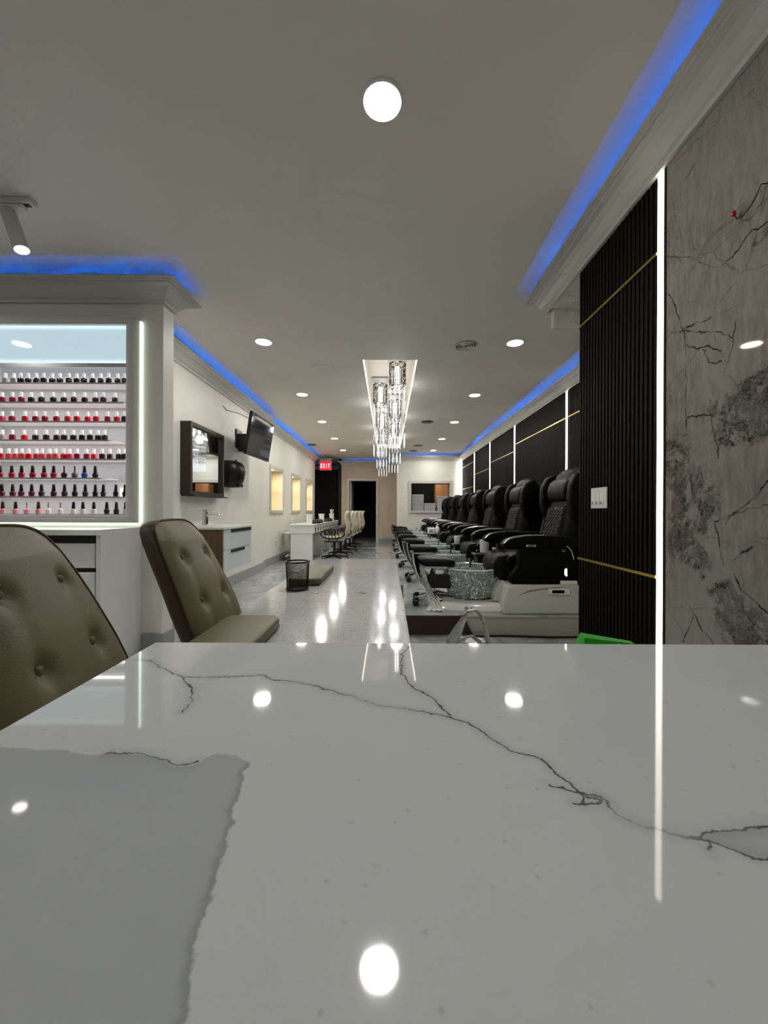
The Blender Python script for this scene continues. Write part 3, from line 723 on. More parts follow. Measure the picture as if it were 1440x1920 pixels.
# exit sign
t = thing('exit_sign', 'red lit exit sign hanging from the ceiling before the dark hall', 'sign', (-2.0, 12.2, 2.40))
MB().rbox(-2.17, -1.79, 12.17, 12.23, 2.36, 2.74, 0.008, 1).build('housing', M_BASE, t, world=True)
MB().box(-2.16, -1.80, 12.16, 12.169, 2.37, 2.63).build('face', emis('exit_red', (235, 16, 30), 1.3), t, world=True)
LT = {'E': [(0, 0, 1, 6), (1, 5, 3, 6), (1, 2.5, 2.6, 3.5), (1, 0, 3, 1)], 'I': [(1, 0, 2, 6)], 'T': [(0, 5, 3, 6), (1, 0, 2, 5)]}
mb = MB(); cx = -2.13
for chh in 'EXIT':
    if chh == 'X':
        mb.prism([(cx, 2.43), (cx + 0.018, 2.43), (cx + 0.057, 2.57), (cx + 0.039, 2.57)], 12.155, 12.1595, 'y')
        mb.prism([(cx + 0.039, 2.43), (cx + 0.057, 2.43), (cx + 0.018, 2.57), (cx, 2.57)], 12.153, 12.1575, 'y')
    else:
        for (a, b, c_, d_) in LT[chh]: mb.box(cx + a * 0.019, cx + c_ * 0.019, 12.155, 12.1595, 2.43 + b * 0.0233, 2.43 + d_ * 0.0233)
    cx += 0.078
mb.build('lettering', emis('exit_letters', (255, 190, 195), 1.6), t, world=True)
MB().cyl((-1.98, 12.2, 2.74), (-1.98, 12.2, CEIL), 0.012).build('stem', M_BASE, t, True, world=True)

# ================================================================== chandeliers
def make_chandelier(label, loc):
    t = thing('crystal_chandelier', label, 'chandelier', loc, group='crystal chandeliers in the ceiling recess')
    MB().box(-0.13, 0.13, -0.13, 0.13, 0.36, 0.385).build('ceiling_plate', M_BASE, t)
    dr = MB()
    for k in range(24):
        a = 2 * PI * k / 24; x, y = 0.112 * math.cos(a), 0.112 * math.sin(a)
        dr.box(x - 0.006, x + 0.006, y - 0.006, y + 0.006, 0.02, 0.34)
    for z in (0.01, 0.33):
        dr.rings([[(r * math.cos(2 * PI * k / 32), r * math.sin(2 * PI * k / 32), zz) for k in range(32)] for r, zz in ((0.105, z), (0.122, z), (0.122, z + 0.015), (0.105, z + 0.015))], closed=True)
    dr.build('crystal_drum', M_DRUM, t)
    MB().cyl((0, 0, 0.33), (0, 0, 0.362), 0.02).build('stem', M_CHROME, t, True)
    l = MB()
    for k in range(6): l.lathe([(0.02, 0.03 + k * 0.048), (0.036, 0.034 + k * 0.048), (0.036, 0.064 + k * 0.048), (0.02, 0.068 + k * 0.048)], n=16)
    l.build('lamp', emis('chandelier_lamp', (255, 252, 245), 5), t, True)
    sm = rm = None
    for i in range(4):
        for j in range(4):
            x, y = (i - 1.5) * 0.066, (j - 1.5) * 0.066
            ln = 0.0 if (i in (0, 3)) else 0.0
            if sm is None:
                b = MB(); z = 0.02
                while z > -0.63:
                    b.rings([[(0.0085 * math.cos(PI / 2 * k), 0.0085 * math.sin(PI / 2 * k), z) for k in range(4)], [(0.0015, 0, z - 0.014), (0, 0.0015, z - 0.014), (-0.0015, 0, z - 0.014), (0, -0.0015, z - 0.014)]])
                    b.rings([[(0.0015, 0, z + 0.012), (0, 0.0015, z + 0.012), (-0.0015, 0, z + 0.012), (0, -0.0015, z + 0.012)], [(0.0085 * math.cos(PI / 2 * k), 0.0085 * math.sin(PI / 2 * k), z) for k in range(4)]])
                    z -= 0.026
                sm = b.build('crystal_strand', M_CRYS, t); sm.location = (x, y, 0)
                rm = MB().rings([[(r * math.cos(PI / 3 * k), r * math.sin(PI / 3 * k), z) for k in range(6)] for r, z in ((0.002, -0.645), (0.0062, -0.66), (0.0062, -0.80), (0.002, -0.825))]).build('crystal_rod', emis('glowing_crystal_rod', (235, 244, 255), 1.0), t)  # rods emit by themselves in place of light caught in crystal
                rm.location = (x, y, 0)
            else:
                for s in (sm, rm):
                    c = s.copy(); COL.objects.link(c); c.parent = t; c.location = (x, y, 0)
    return t
CHD = [(0.13, 5.4, 'crystal chandelier of hanging strands nearest the camera, in the right row'), (-0.13, 6.3, 'crystal chandelier second from the camera, first in the left row'), (0.13, 7.2, 'crystal chandelier third from the camera, second in the right row'),
       (-0.13, 8.1, 'crystal chandelier fourth from the camera, second in the left row'), (0.13, 9.0, 'crystal chandelier fifth from the camera, last in the right row'), (-0.13, 9.9, 'crystal chandelier farthest from the camera, last in the left row')]
c0 = make_chandelier(CHD[0][2], (CHD[0][0], CHD[0][1], 2.83)); c0.location.z = 2.80
for ch in c0.children:
    if ch.name.startswith('ceiling_plate'): ch.location.z = 0.055
    if ch.name.startswith('stem'): ch.scale.z = 1.0
index_kids()
for x, y, l in CHD[1:]: copy_tree(c0, l, (x, y, 2.80))
for ch in list(c0.children):
    pass
for x, y, l in CHD: light('chandelier_light', 'POINT', (x, y, 2.72), 3.5, (1, 0.98, 0.95), size=0.08)
# ================================================================== NEAR: COUNTER, TABLE
t = thing('reception_counter', 'white quartz topped reception counter with grey veins in the foreground', 'counter', (0.5, -0.05, 0))
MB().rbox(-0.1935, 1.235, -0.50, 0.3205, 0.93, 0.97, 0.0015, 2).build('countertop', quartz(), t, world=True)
MB().box(-0.15, 1.22, -0.10, 0.12, 0, 0.93).build('body', M_WHITE, t, world=True)
t = thing('reception_desk', 'lower white work desk hidden just behind the quartz counter', 'desk', (0.65, 0.65, 0))
MB().rbox(0.10, 1.235, 0.335, 0.96, 0.69, 0.72, 0.003, 1).build('desktop', M_WHITE, t, world=True)
for x in (0.12, 1.19): MB().box(x, x + 0.03, 0.36, 0.94, 0, 0.69).build('side_panel', M_WHITE, t, world=True)

# knotted plastic bag standing on the lower desk
M_PLAS = mat('thin_white_plastic', (222, 225, 218), 0.3, alpha=0.72)
g = NT(M_PLAS); n = g.noise(g.obj(), 30, 4, 0.7).outputs['Fac']
g.put(g.b.inputs['Alpha'], g.ramp(n, [(0.3, (0.45,) * 3), (0.6, (1.0,) * 3)])); g.bump(n, 0.6, 0.01)
t = thing('plastic_bag', 'translucent white plastic carrier bag with its handles standing up', 'bag', (0.15, 0.70, 0.72))
rings = []
for j, (z, rx, ry) in enumerate([(0.0, 0.05, 0.035), (0.02, 0.07, 0.05), (0.06, 0.068, 0.048), (0.10, 0.05, 0.035), (0.125, 0.028, 0.02)]):
    rings.append([((rx * (1 + 0.12 * math.sin(5 * a + j))) * math.cos(a), (ry * (1 + 0.12 * math.cos(4 * a + j))) * math.sin(a), z) for a in [2 * PI * k / 32 for k in range(32)]])
MB().rings(rings).build('sack', M_PLAS, t, True)
def ribbon(pts, w0, name):
    mb = MB(); R = []
    for i, p in enumerate(pts):
        w = w0[i]; a = Vector(p)
        R.append([(a.x - w, a.y - 0.002 + 0.003 * math.sin(i), a.z), (a.x - w * 0.3, a.y + 0.004, a.z + 0.001), (a.x + w * 0.4, a.y - 0.003, a.z), (a.x + w, a.y + 0.003, a.z), (a.x + w * 0.3, a.y + 0.006, a.z + 0.001), (a.x - w * 0.5, a.y + 0.006, a.z)])
    mb.rings(R).build(name, M_PLAS, t, True)
ribbon([(-0.025, 0, 0.10), (-0.030, 0, 0.125), (-0.018, 0, 0.150), (-0.008, 0, 0.170), (0.000, 0.0, 0.179), (0.010, 0, 0.181), (0.020, 0, 0.172), (0.028, 0, 0.150), (0.034, 0, 0.125), (0.040, 0, 0.10)],
       [0.016, 0.014, 0.009, 0.006, 0.0045, 0.004, 0.0045, 0.005, 0.005, 0.006], 'handle')
ribbon([(-0.04, -0.02, 0.10), (-0.03, -0.02, 0.118), (-0.012, -0.02, 0.135), (0.0, -0.02, 0.139), (0.012, -0.02, 0.130), (0.026, -0.02, 0.10)], [0.012, 0.010, 0.006, 0.005, 0.005, 0.007], 'handle')
# green bag
t = thing('green_bag', 'bright green folded shopping bag peeking over the counter edge', 'bag', (0.392, 0.70, 0.712))
MB().rings([[(-0.055, -0.03, 0), (0.055, -0.03, 0), (0.055, 0.03, 0), (-0.055, 0.03, 0)], [(-0.05, -0.025, 0.09), (0.06, -0.02, 0.085), (0.06, 0.025, 0.09), (-0.05, 0.03, 0.095)],
            [(-0.038, -0.012, 0.142), (0.056, -0.006, 0.1295), (0.056, 0.008, 0.130), (-0.034, 0.012, 0.144)]]).build('sack', M_GREEN, t)
MB().tube([(-0.005, -0.028, 0.10), (0.005, -0.022, 0.130), (0.02, -0.020, 0.132), (0.035, -0.028, 0.10)], 0.0035, 6).build('handle', noisy('light_green', (120, 205, 60), 0.05, 20, 0.5), t, True)

# long manicure table with speckled top
TT = 0.774
t = thing('manicure_table', 'long narrow manicure table with a glossy speckled white top', 'table', (-0.2, 1.45, 0))
MB().rbox(-0.455, 0.055, 0.42, 2.45, TT - 0.035, TT, 0.003, 2).build('tabletop', M_TERR, t, world=True)
for y in (0.44, 2.38): MB().box(-0.40, 0.0, y, y + 0.04, 0, TT - 0.035).build('end_panel', M_WHITE, t, world=True)
MB().box(-0.02, 0.0, 0.48, 2.38, 0.25, TT - 0.035).build('modesty_panel', M_WHITE, t, world=True)
for x, y in ((-0.270, 1.43), (-0.095, 1.43)):
    MB().rings([[(x + r * math.cos(2 * PI * k / 20), y + r * math.sin(2 * PI * k / 20), z) for k in range(20)] for r, z in ((0.009, TT), (0.009, TT + 0.002), (0.014, TT + 0.002), (0.015, TT))], cap=False).build('cable_ring', M_SILVER, t, True, world=True)
def pad(x0, x1, y0, y1, label):
    p = thing('arm_rest_pad', label, 'arm rest', ((x0 + x1) / 2, (y0 + y1) / 2, TT), group='taupe arm rest pads on the manicure table')
    c = 0.018
    pts = [(x0 + c * .4, y0), (x1 - c, y0), (x1, y0 + c), (x1, y1 - c * 1.6), (x1 - c, y1), (x0 + c, y1), (x0, y1 - c), (x0, y0 + c * .4)]
    MB().rprism(pts, TT + 0.004, TT + 0.030, 'z', 0.007, 3).build('cushion', M_TAUPE, p, True, world=True)
    MB().prism([(x0 + .006, y0 + .006), (x1 - .006, y0 + .006), (x1 - .006, y1 - .006), (x0 + .006, y1 - .006)], TT, TT + 0.005, 'z').build('base', M_BLACK, p, world=True)
pad(-0.42, -0.278, 0.62, 1.02, 'taupe arm rest pad at the near end of the speckled table')
pad(-0.405, -0.272, 1.555, 1.975, 'taupe arm rest pad behind the black wire pen cup')

# black wire mesh pen cup
t = thing('mesh_pen_cup', 'round black wire mesh pen cup on the speckled table', 'pen cup', (-0.349, 1.49, TT))
mb = MB(); R0, R1, H = 0.0405, 0.0445, 0.108
for k in range(44):
    for sgn in (1, -1):
        pts = [((R0 + (R1 - R0) * q) * math.cos(2 * PI * k / 44 + sgn * q * 1.3), (R0 + (R1 - R0) * q) * math.sin(2 * PI * k / 44 + sgn * q * 1.3), 0.006 + q * (H - 0.012)) for q in [i / 6 for i in range(7)]]
        mb.tube(pts, 0.00075, 3)
mb.build('mesh_body', M_BLACK, t)
def ringt(r, z, th, n=36):
    return [(r * math.cos(2 * PI * k / n), r * math.sin(2 * PI * k / n), z) for k in range(n)]
MB().tube(ringt(R1 + 0.001, H, 0), 0.0032, 8, closed=True).build('rim', M_BLACK, t, True)
MB().tube(ringt(R0 + 0.0005, 0.004, 0), 0.003, 8, closed=True).build('base_ring', M_BLACK, t, True)
MB().lathe([(0.0405, 0.0), (0.0405, 0.003), (0.002, 0.0035)], n=32).build('bottom', M_BLACK, t)
MB().tube([((R1 - 0.0014) * math.cos(a), (R1 - 0.0014) * math.sin(a), 0.072) for a in [-2.3 + i * 0.12 for i in range(10)]], 0.002, 6).build('label_bar', M_BLACK, t, True)

# tufted client chairs tucked up to the table (facing +x)
def make_client_chair(label, loc, rz):
    t = thing('tufted_chair', label, 'chair', loc, rz, group='tufted taupe client chairs at the speckled table')
    OUT = [(z_, w_ * 0.86) for z_, w_ in [(1.055, 0.0), (1.0545, 0.05), (1.051, 0.080), (1.043, 0.103), (1.030, 0.120), (1.005, 0.134), (0.97, 0.145), (0.93, 0.153), (0.88, 0.161), (0.84, 0.168), (0.80, 0.171), (0.76, 0.169), (0.72, 0.160), (0.68, 0.145), (0.64, 0.128), (0.60, 0.114), (0.56, 0.106), (0.53, 0.102)]]
    def half(z):
        for (za, wa), (zb, wb) in zip(OUT, OUT[1:]):
            if zb <= z <= za: return wa + (wb - wa) * (za - z) / (za - zb)
        return OUT[-1][1]
    def fx(z):   # seam line of the reclined back
        d = z - 0.80
        return -0.40 * d - (0.30 * d * d if d > 0 else 0) + (0.25 * max(0, -d - 0.1))
    BT = [(-0.064, 0.960), (0.064, 0.960), (-0.064, 0.852), (0.064, 0.852), (-0.06, 0.75), (0.06, 0.75)]
    N, Mv = 56, 80
    zs = []
    for j in range(Mv + 1):
        q = j / Mv
        zs.append(1.055 - 0.525 * (q ** 1.35 if q < 1 else 1))
    front = []
    for z in zs:
        w = half(z); row = []
        for i in range(N + 1):
            u = -1 + 2 * i / N; y = u * w
            edge = max(0.0, 1 - abs(u) ** 5); top = min(1.0, math.sqrt(max(0, 1.055 - z) / 0.05)) if z > 1.005 else 1.0
            dep = 0.024 * edge * top
            for by, bz in BT:
                r2 = (y - by) ** 2 + (z - bz) ** 2
                dep -= 0.011 * math.exp(-r2 / (2 * 0.012 ** 2)) + 0.0035 * math.exp(-r2 / (2 * 0.035 ** 2))
            # soft vertical pull line between buttons of one column
            for s_ in (-1, 1):
                if z < 0.97: dep -= 0.0018 * math.exp(-((y - s_ * 0.064) ** 2) / (2 * 0.012 ** 2)) * min(1, (0.97 - z) / 0.04)
            row.append((fx(z) + dep * top, y, z))
        front.append(row)
    mb = MB(); V = [[mb.bm.verts.new(p) for p in r] for r in front]
    for a, b in zip(V, V[1:]):
        for i in range(N): 
            try: mb.bm.faces.new([a[i], a[i + 1], b[i + 1], b[i]])
            except ValueError: pass
    bmesh.ops.remove_doubles(mb.bm, verts=mb.bm.verts, dist=1e-5)
    c = mb.build('back_cushion', M_TAUPE, t, True, angle=180)
    # gusset and rear
    loop = [(fx(z), -half(z), z) for z in zs[1:]][::-1] + [(fx(zs[0]), 0, zs[0])] + [(fx(z), half(z), z) for z in zs[1:]]
    def sc(p, k, dx):
        zc = 0.80
        return (p[0] + dx, p[1] * k, zc + (p[2] - zc) * (1 - (1 - k) * 0.5))
    MB().rings([loop, [sc(p, 1.01, -0.010) for p in loop], [sc(p, 0.99, -0.028) for p in loop], [sc(p, 0.94, -0.040) for p in loop], [sc(p, 0.75, -0.046) for p in loop]]).build('back_shell', M_TAUPEB, t, True, angle=180)
    MB().tube([(p[0] + 0.001, p[1] * 1.004, p[2] + 0.001) for p in loop], 0.0022, 6).build('piping', M_TAUPEB, t, True)
    for by, bz in BT:
        x = fx(bz) + 0.024 - 0.016
        MB().ball((x, by, bz), 0.0085, (0.6, 1, 1), 12).build('button', M_TAUPEB if False else M_TAUPE, c, True)
    MB().rprism([(-0.02, -0.15), (0.33, -0.175), (0.37, -0.14), (0.37, 0.14), (0.33, 0.175), (-0.02, 0.15)], 0.42, 0.50, 'z', 0.025, 4).build('seat', M_TAUPE, t, True)
    MB().rprism([(0.02, -0.12), (0.30, -0.12), (0.30, 0.12), (0.02, 0.12)], 0.40, 0.42, 'z', 0.005, 2).build('seat_plate', M_BLACK, t)
    MB().tube([(-0.02, 0, 0.60), (-0.045, 0, 0.50), (-0.03, 0, 0.42), (0.05, 0, 0.405)], [0.025, 0.022, 0.022, 0.02], 10).build('back_bracket', M_BLACK, t, True)
    MB().cyl((0.17, 0, 0.09), (0.17, 0, 0.40), 0.025).build('gas_column', M_CHROME, t, True)
    b = MB()
    for k in range(5):
        a = 2 * PI * k / 5 + 0.3
        b.tube([(0.17, 0, 0.095), (0.17 + 0.12 * math.cos(a), 0.12 * math.sin(a), 0.085), (0.17 + 0.25 * math.cos(a), 0.25 * math.sin(a), 0.055)], [0.028, 0.02, 0.014], 8)
    b = b.build('star_base', M_BLACK, t, True)
    for k in range(5):
        a = 2 * PI * k / 5 + 0.3
        x, y = 0.17 + 0.25 * math.cos(a), 0.25 * math.sin(a)
        MB().cyl((x, y - 0.012, 0.024), (x, y + 0.012, 0.024), 0.024).build('caster', M_BLACK, b, True)
    return t
cc = make_client_chair('taupe leather button-tufted chair whose whole back shows beside the speckled table', (-0.460, 1.037, 0), math.radians(2))
index_kids()
copy_tree(cc, 'nearest taupe leather button-tufted chair, cut off by the left picture edge', (-0.488, 0.605, 0), math.radians(10))

# ================================================================== POLISH DISPLAY
t = thing('polish_display', 'silver framed lit wall display with shelves for nail polish', 'display case', (-2.47, 2.9, 1.015))
X0, X1, Z0, Z1 = -3.05, -1.885, 1.015, 2.497
fr = MB()
def frame_box(mb, x0, x1, z0, z1, w, y0, y1):
    mb.box(x0, x0 + w, y0, y1, z0, z1); mb.box(x1 - w, x1, y0, y1, z0, z1)
    mb.box(x0 + w, x1 - w, y0, y1, z1 - w, z1); mb.box(x0 + w, x1 - w, y0, y1, z0, z0 + w)
frame_box(fr, X0 - 0.02, X1 + 0.02, Z0 - 0.03, Z1 + 0.0, 0.02, 2.815, 2.896)
fr.build('outer_box', M_TRIM, t, world=True)
fr = MB(); frame_box(fr, X0, X1, Z0 - 0.01, Z1 - 0.02, 0.024, 2.812, 2.826); fr.build('silver_frame', noisy('satin_frame', (205, 205, 206), 0.03, 20, 0.25), t, world=True)
fr = MB(); frame_box(fr, X0 + 0.026, X1 - 0.026, Z0 + 0.016, Z1 - 0.046, 0.012, 2.815, 2.835); fr.build('inner_frame', M_WHITE, t, world=True)
ln = MB(); ln.box(X0 + 0.04, X1 - 0.04, 2.990, 3.0, Z0, Z1); 
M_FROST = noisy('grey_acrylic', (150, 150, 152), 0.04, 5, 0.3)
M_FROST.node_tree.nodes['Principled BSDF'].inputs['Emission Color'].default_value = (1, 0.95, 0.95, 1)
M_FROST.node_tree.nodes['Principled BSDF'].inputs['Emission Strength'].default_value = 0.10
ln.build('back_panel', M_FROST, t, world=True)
MB().box(X0 + 0.001, X0 + 0.04, 2.83, 3.0, Z0, Z1 - 0.02).box(X1 - 0.03, X1 - 0.002, 2.835, 3.0, Z0, Z1 - 0.02).box(X0 + .04, X1 - .03, 2.83, 3.0, Z0 - 0.0, Z0 + 0.02).build('side_lining', M_WHITE, t, world=True)
# light box on top
m = mat('sky_blue_light_box', (120, 150, 158), 0.04, spec=0.2, emit=(196, 220, 228), es=0.62)
g = NT(m); sp_ = g.new('ShaderNodeSeparateXYZ'); g.put(sp_.inputs[0], g.pos())
e = g.math('ADD', g.smooth(sp_.outputs[2], 2.40, 2.445), g.smooth(sp_.outputs[2], 2.165, 2.205, inv=True))
g.put(g.b.inputs['Emission Strength'], g.math('ADD', g.math('MULTIPLY', e, 0.45), 0.58))
MB().box(X0 + 0.045, X1 - 0.04, 2.842, 2.86, 2.165, 2.440).build('light_box', m, t, world=True)
MB().box(X0 + 0.04, X1 - 0.03, 2.838, 2.99, 2.444, 2.47).box(X0 + 0.04, X1 - 0.03, 2.83, 2.87, 2.132, 2.161).build('light_box_rail', M_SILVER, t, world=True)
# shelves
SZ = [(958 - y) * 2.85 / 720 + CAMZ for y in (720.5, 756.5, 792.5, 827.5, 863, 898.5, 933.5, 966.5)]
SXR = [0, -0.012, 0, -0.125, 0, -0.18, 0, 0]
M_SHELF = mat('frosted_acrylic_shelf', (226, 224, 226), 0.25, emit=(255, 240, 242), es=0.07)  # faint emission stands in for light caught in the acrylic
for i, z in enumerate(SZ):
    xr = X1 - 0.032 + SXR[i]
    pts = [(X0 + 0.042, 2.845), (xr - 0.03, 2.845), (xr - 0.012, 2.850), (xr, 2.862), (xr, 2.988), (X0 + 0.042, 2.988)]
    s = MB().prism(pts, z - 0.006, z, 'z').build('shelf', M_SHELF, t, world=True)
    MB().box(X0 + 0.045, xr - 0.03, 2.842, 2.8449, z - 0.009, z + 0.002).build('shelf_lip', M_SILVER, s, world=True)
# bright backlit gaps where the shelves stop short, and the warm glow behind the case
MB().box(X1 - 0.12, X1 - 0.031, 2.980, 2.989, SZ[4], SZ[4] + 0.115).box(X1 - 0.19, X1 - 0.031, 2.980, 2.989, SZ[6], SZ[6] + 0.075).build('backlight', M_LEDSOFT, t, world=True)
MB().box(X1 + 0.022, X1 + 0.027, 2.885, 2.897, Z0 - 0.03, Z1).box(X0, X1 + 0.02, 2.885, 2.897, Z0 - 0.040, Z0 - 0.034).build('halo_strip', M_HALO, t, world=True)
MB().box(X0 + .1, X1 - .1, 2.836, 2.838, Z1 - 0.046, Z1 - 0.043).build('shelf_light', M_LEDSOFT, t, world=True)
for i, z in enumerate(SZ[:-1]):
    light('shelf_lamp', 'AREA', (-2.45, 2.90, z - 0.012), 0.55, (1, 0.95, 0.95), (0, 0, 0), 1.0, 0.03)
light('shelf_lamp', 'AREA', (-2.45, 2.90, 2.125), 0.7, (1, 0.95, 0.95), (0, 0, 0), 1.0, 0.03)

# nail polish bottles
PC = {'k': ((13, 12, 15), 'black'), 'q': ((38, 36, 40), 'smoky charcoal'), 'c': ((205, 190, 192), 'clear pinkish'), 'm': ((165, 18, 62), 'crimson'), 'w': ((62, 8, 26), 'dark wine'), 'h': ((235, 18, 48), 'bright red'),
      'd': ((176, 8, 42), 'deep red'), 'o': ((240, 98, 88), 'coral'), 's': ((238, 60, 110), 'hot pink'), 'p': ((110, 20, 60), 'plum'), 'g': ((92, 92, 92), 'grey'), 'b': ((34, 92, 190), 'blue'),
      'n': ((222, 150, 150), 'pale pink'), 'l': ((240, 160, 190), 'light pink'), 't': ((232, 222, 220), 'clear'), 'v': ((58, 34, 48), 'dark plum')}
ROWC = ['ccqkqqkqqkqkkqkk', 'mmmkkkwwwwwv', 'smhmddhhhhmhw', 'cmhkwwkkkqkq', 'hooohsooo' + 'ohsmmhwwwk'[1:], 'dddddd' + 'wgbk', 'ppppv' + 'vvkvkvkk', 'nnln' + 'tttt' + 'tvvt']
SHN = ['top', 'second', 'third', 'fourth', 'fifth', 'sixth', 'seventh', 'bottom']
M_WCAP = noisy('white_cap', (240, 240, 240), 0.02, 30, 0.3); M_WCAP.node_tree.nodes['Principled BSDF'].inputs['Emission Color'].default_value = (1, 1, 1, 1); M_WCAP.node_tree.nodes['Principled BSDF'].inputs['Emission Strength'].default_value = 0.25  # caps brightened by a glow in the material, they are no lamps
M_BCAP = noisy('black_cap', (12, 12, 13), 0.05, 30, 0.35)
def bodymesh(kind):
    if kind == 'a':
        mb = MB().rbox(-0.0145, 0.0145, -0.013, 0.013, 0.0, 0.036, 0.005, 3); mb.lathe([(0.008, 0.035), (0.006, 0.041)], n=12)
    else:
        mb = MB().lathe([(0.011, 0.0), (0.0145, 0.003), (0.0165, 0.022), (0.017, 0.027), (0.013, 0.034), (0.0065, 0.037), (0.006, 0.041)], n=20)
    return mb
def capmesh(kind):
    if kind == 'a': return MB().lathe([(0.0065, 0.038), (0.0085, 0.040), (0.0085, 0.066), (0.0075, 0.069), (0.002, 0.070)], n=16)
    if kind == 's': return MB().lathe([(0.004, 0.036), (0.0042, 0.078), (0.002, 0.080)], n=10)
    return MB().lathe([(0.010, 0.036), (0.0105, 0.038), (0.0078, 0.078), (0.0065, 0.081), (0.002, 0.0815)], n=16)
ME = {}
def bm_of(kind, which, mt):
    key = (kind, which, mt.name)
    if key not in ME:
        o = (bodymesh(kind) if which == 'body' else capmesh(kind)).build('tmp', mt, smooth=True)
        # the builder centres unparented meshes: undo so that z=0 is the shelf
        me = o.data
        for v in me.vertices: v.co += o.location
        bpy.data.objects.remove(o); ME[key] = me
    return ME[key]
for r, xs in enumerate(ROWX):
    kind = 'a' if r < 5 else 'b'
    n = len(xs)
    for i, x in enumerate(xs):
        col, cname = PC[ROWC[r][min(i, len(ROWC[r]) - 1)]]
        if r == 4 or r == 2: col = tuple(min(255, int(c_ * 1.02)) for c_ in col)
        gl = mat('polish_' + cname.replace(' ', '_'), col, 0.16, coat=0.5)
        capk = kind
        if (r == 5 and i in (6, 7)) or (r == 7 and i in (2, 4, 5)): capk = 's'
        capn = 'white' if r < 5 else ('slim black' if capk == 's' else 'black')
        k = n - i
        pos = 'farthest right' if k == 1 else '%s from the right' % ORD[k]
        lab = '%s polish bottle with %s cap, %s on the %s shelf' % (cname, capn, pos, SHN[r])
        t = thing('nail_polish_bottle', lab, 'nail polish', (x, 2.868 + 0.004 * math.sin(i * 2.3 + r), SZ[r]), rz=0.25 * math.sin(i * 1.7 + r * 2), group='nail polish bottles on the %s shelf' % SHN[r])
        o = bpy.data.objects.new('glass_bottle', bm_of(kind, 'body', gl)); COL.objects.link(o); o.parent = t; t.scale = (1.12, 1.12, 1.14)
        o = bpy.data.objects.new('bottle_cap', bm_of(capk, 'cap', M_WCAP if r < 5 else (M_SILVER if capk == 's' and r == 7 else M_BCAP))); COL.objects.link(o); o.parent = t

# cabinet under the display
t = thing('storage_cabinet', 'white gloss base cabinet with dark drawer gaps below the polish display', 'cabinet', (-2.6, 2.69, 0))
MB().box(-3.4, -1.86, 2.47, 2.898, 0.915, 0.95).build('countertop', M_WHITE, t, world=True)
MB().box(-1.89, -1.86, 2.49, 2.898, 0, 0.915).box(-3.4, -3.37, 2.49, 2.898, 0, 0.915).box(-3.37, -1.89, 2.56, 2.898, 0.0, 0.915).build('carcass', M_WHITE, t, world=True)
MB().box(-3.37, -1.89, 2.545, 2.558, 0.1, 0.915).build('drawer_gap', M_BLACK, t, world=True)
for i in range(3):
    for j, (z0, z1) in enumerate(((0.10, 0.44), (0.47, 0.67), (0.70, 0.86))):
        x0 = -3.36 + i * 0.49
        d = MB().rbox(x0, x0 + 0.475, 2.50, 2.544, z0, z1, 0.003, 1).build('drawer', M_WHITE, t, world=True)

# ================================================================== LEFT WALL
# mirror in walnut box frame
t = thing('framed_mirror', 'wall mirror in a deep dark walnut box frame above the vanity', 'mirror', (XL1, 4.5, 1.25))
f = MB(); FX = -2.115
for a, b, c_, d_ in ((4.12, 4.16, 1.25, 2.04), (4.92, 4.96, 1.25, 2.04)): f.box(XL1, FX, a, b, c_, d_)
f.box(XL1, FX, 4.16, 4.92, 2.0, 2.04); f.box(XL1, FX, 4.16, 4.92, 1.25, 1.29)
f.build('frame', M_WOODD, t, world=True)
MB().box(XL1, FX + 0.03, 4.14, 5.0, 1.236, 1.2495).build('ledge', M_WOODD, t, world=True)
MB().box(-2.15, -2.145, 4.16, 4.92, 1.29, 2.0).build('glass', M_MIRROR, t, world=True)
# vanity
t = thing('vanity_cabinet', 'floating wash vanity with walnut side and two glossy white drawers', 'vanity', (-1.98, 4.47, 0.42))
MB().box(XL1, -1.75, 4.075, 4.10, 0.42, 0.875).box(XL1, -1.75, 4.86, 4.885, 0.42, 0.875).box(XL1, -1.755, 4.1, 4.86, 0.42, 0.445).build('carcass', M_WOOD, t, world=True)
MB().box(XL1, -1.76, 4.1, 4.86, 0.445, 0.87).build('box', M_DARK, t, world=True)
for z0, z1 in ((0.425, 0.645), (0.650, 0.870)):
    d = MB().rbox(-1.76, -1.735, 4.08, 4.88, z0, z1, 0.003, 1).build('drawer', noisy('blue_white_gloss', (214, 219, 226), 0.02, 8, 0.08), t, world=True)
    MB().box(-1.737, -1.731, 4.25, 4.66 if z0 < 0.6 else 4.88, z1 - 0.035, z1 - 0.002).build('handle', M_BLACK, d, world=True)
s = MB().rbox(XL1, -1.725, 4.05, 4.90, 0.875, 0.902, 0.004, 2).build('basin_top', M_WHITE, t, world=True)
MB().rbox(-2.12, -1.80, 4.25, 4.72, 0.9025, 0.908, 0.002, 1).build('basin_rim', M_WHITE, s, world=True)
t = thing('basin_faucet', 'square chrome single lever faucet on the vanity', 'faucet', (-2.06, 4.33, 0.902))
MB().rbox(-2.085, -2.035, 4.305, 4.355, 0.902, 1.07, 0.006, 2).build('body', M_CHROME, t, world=True)
MB().rbox(-2.04, -1.90, 4.312, 4.348, 1.015, 1.035, 0.004, 2).build('spout', M_CHROME, t, world=True)
MB().rbox(-2.09, -1.985, 4.308, 4.352, 1.074, 1.086, 0.003, 1).build('lever', M_CHROME, t, world=True)
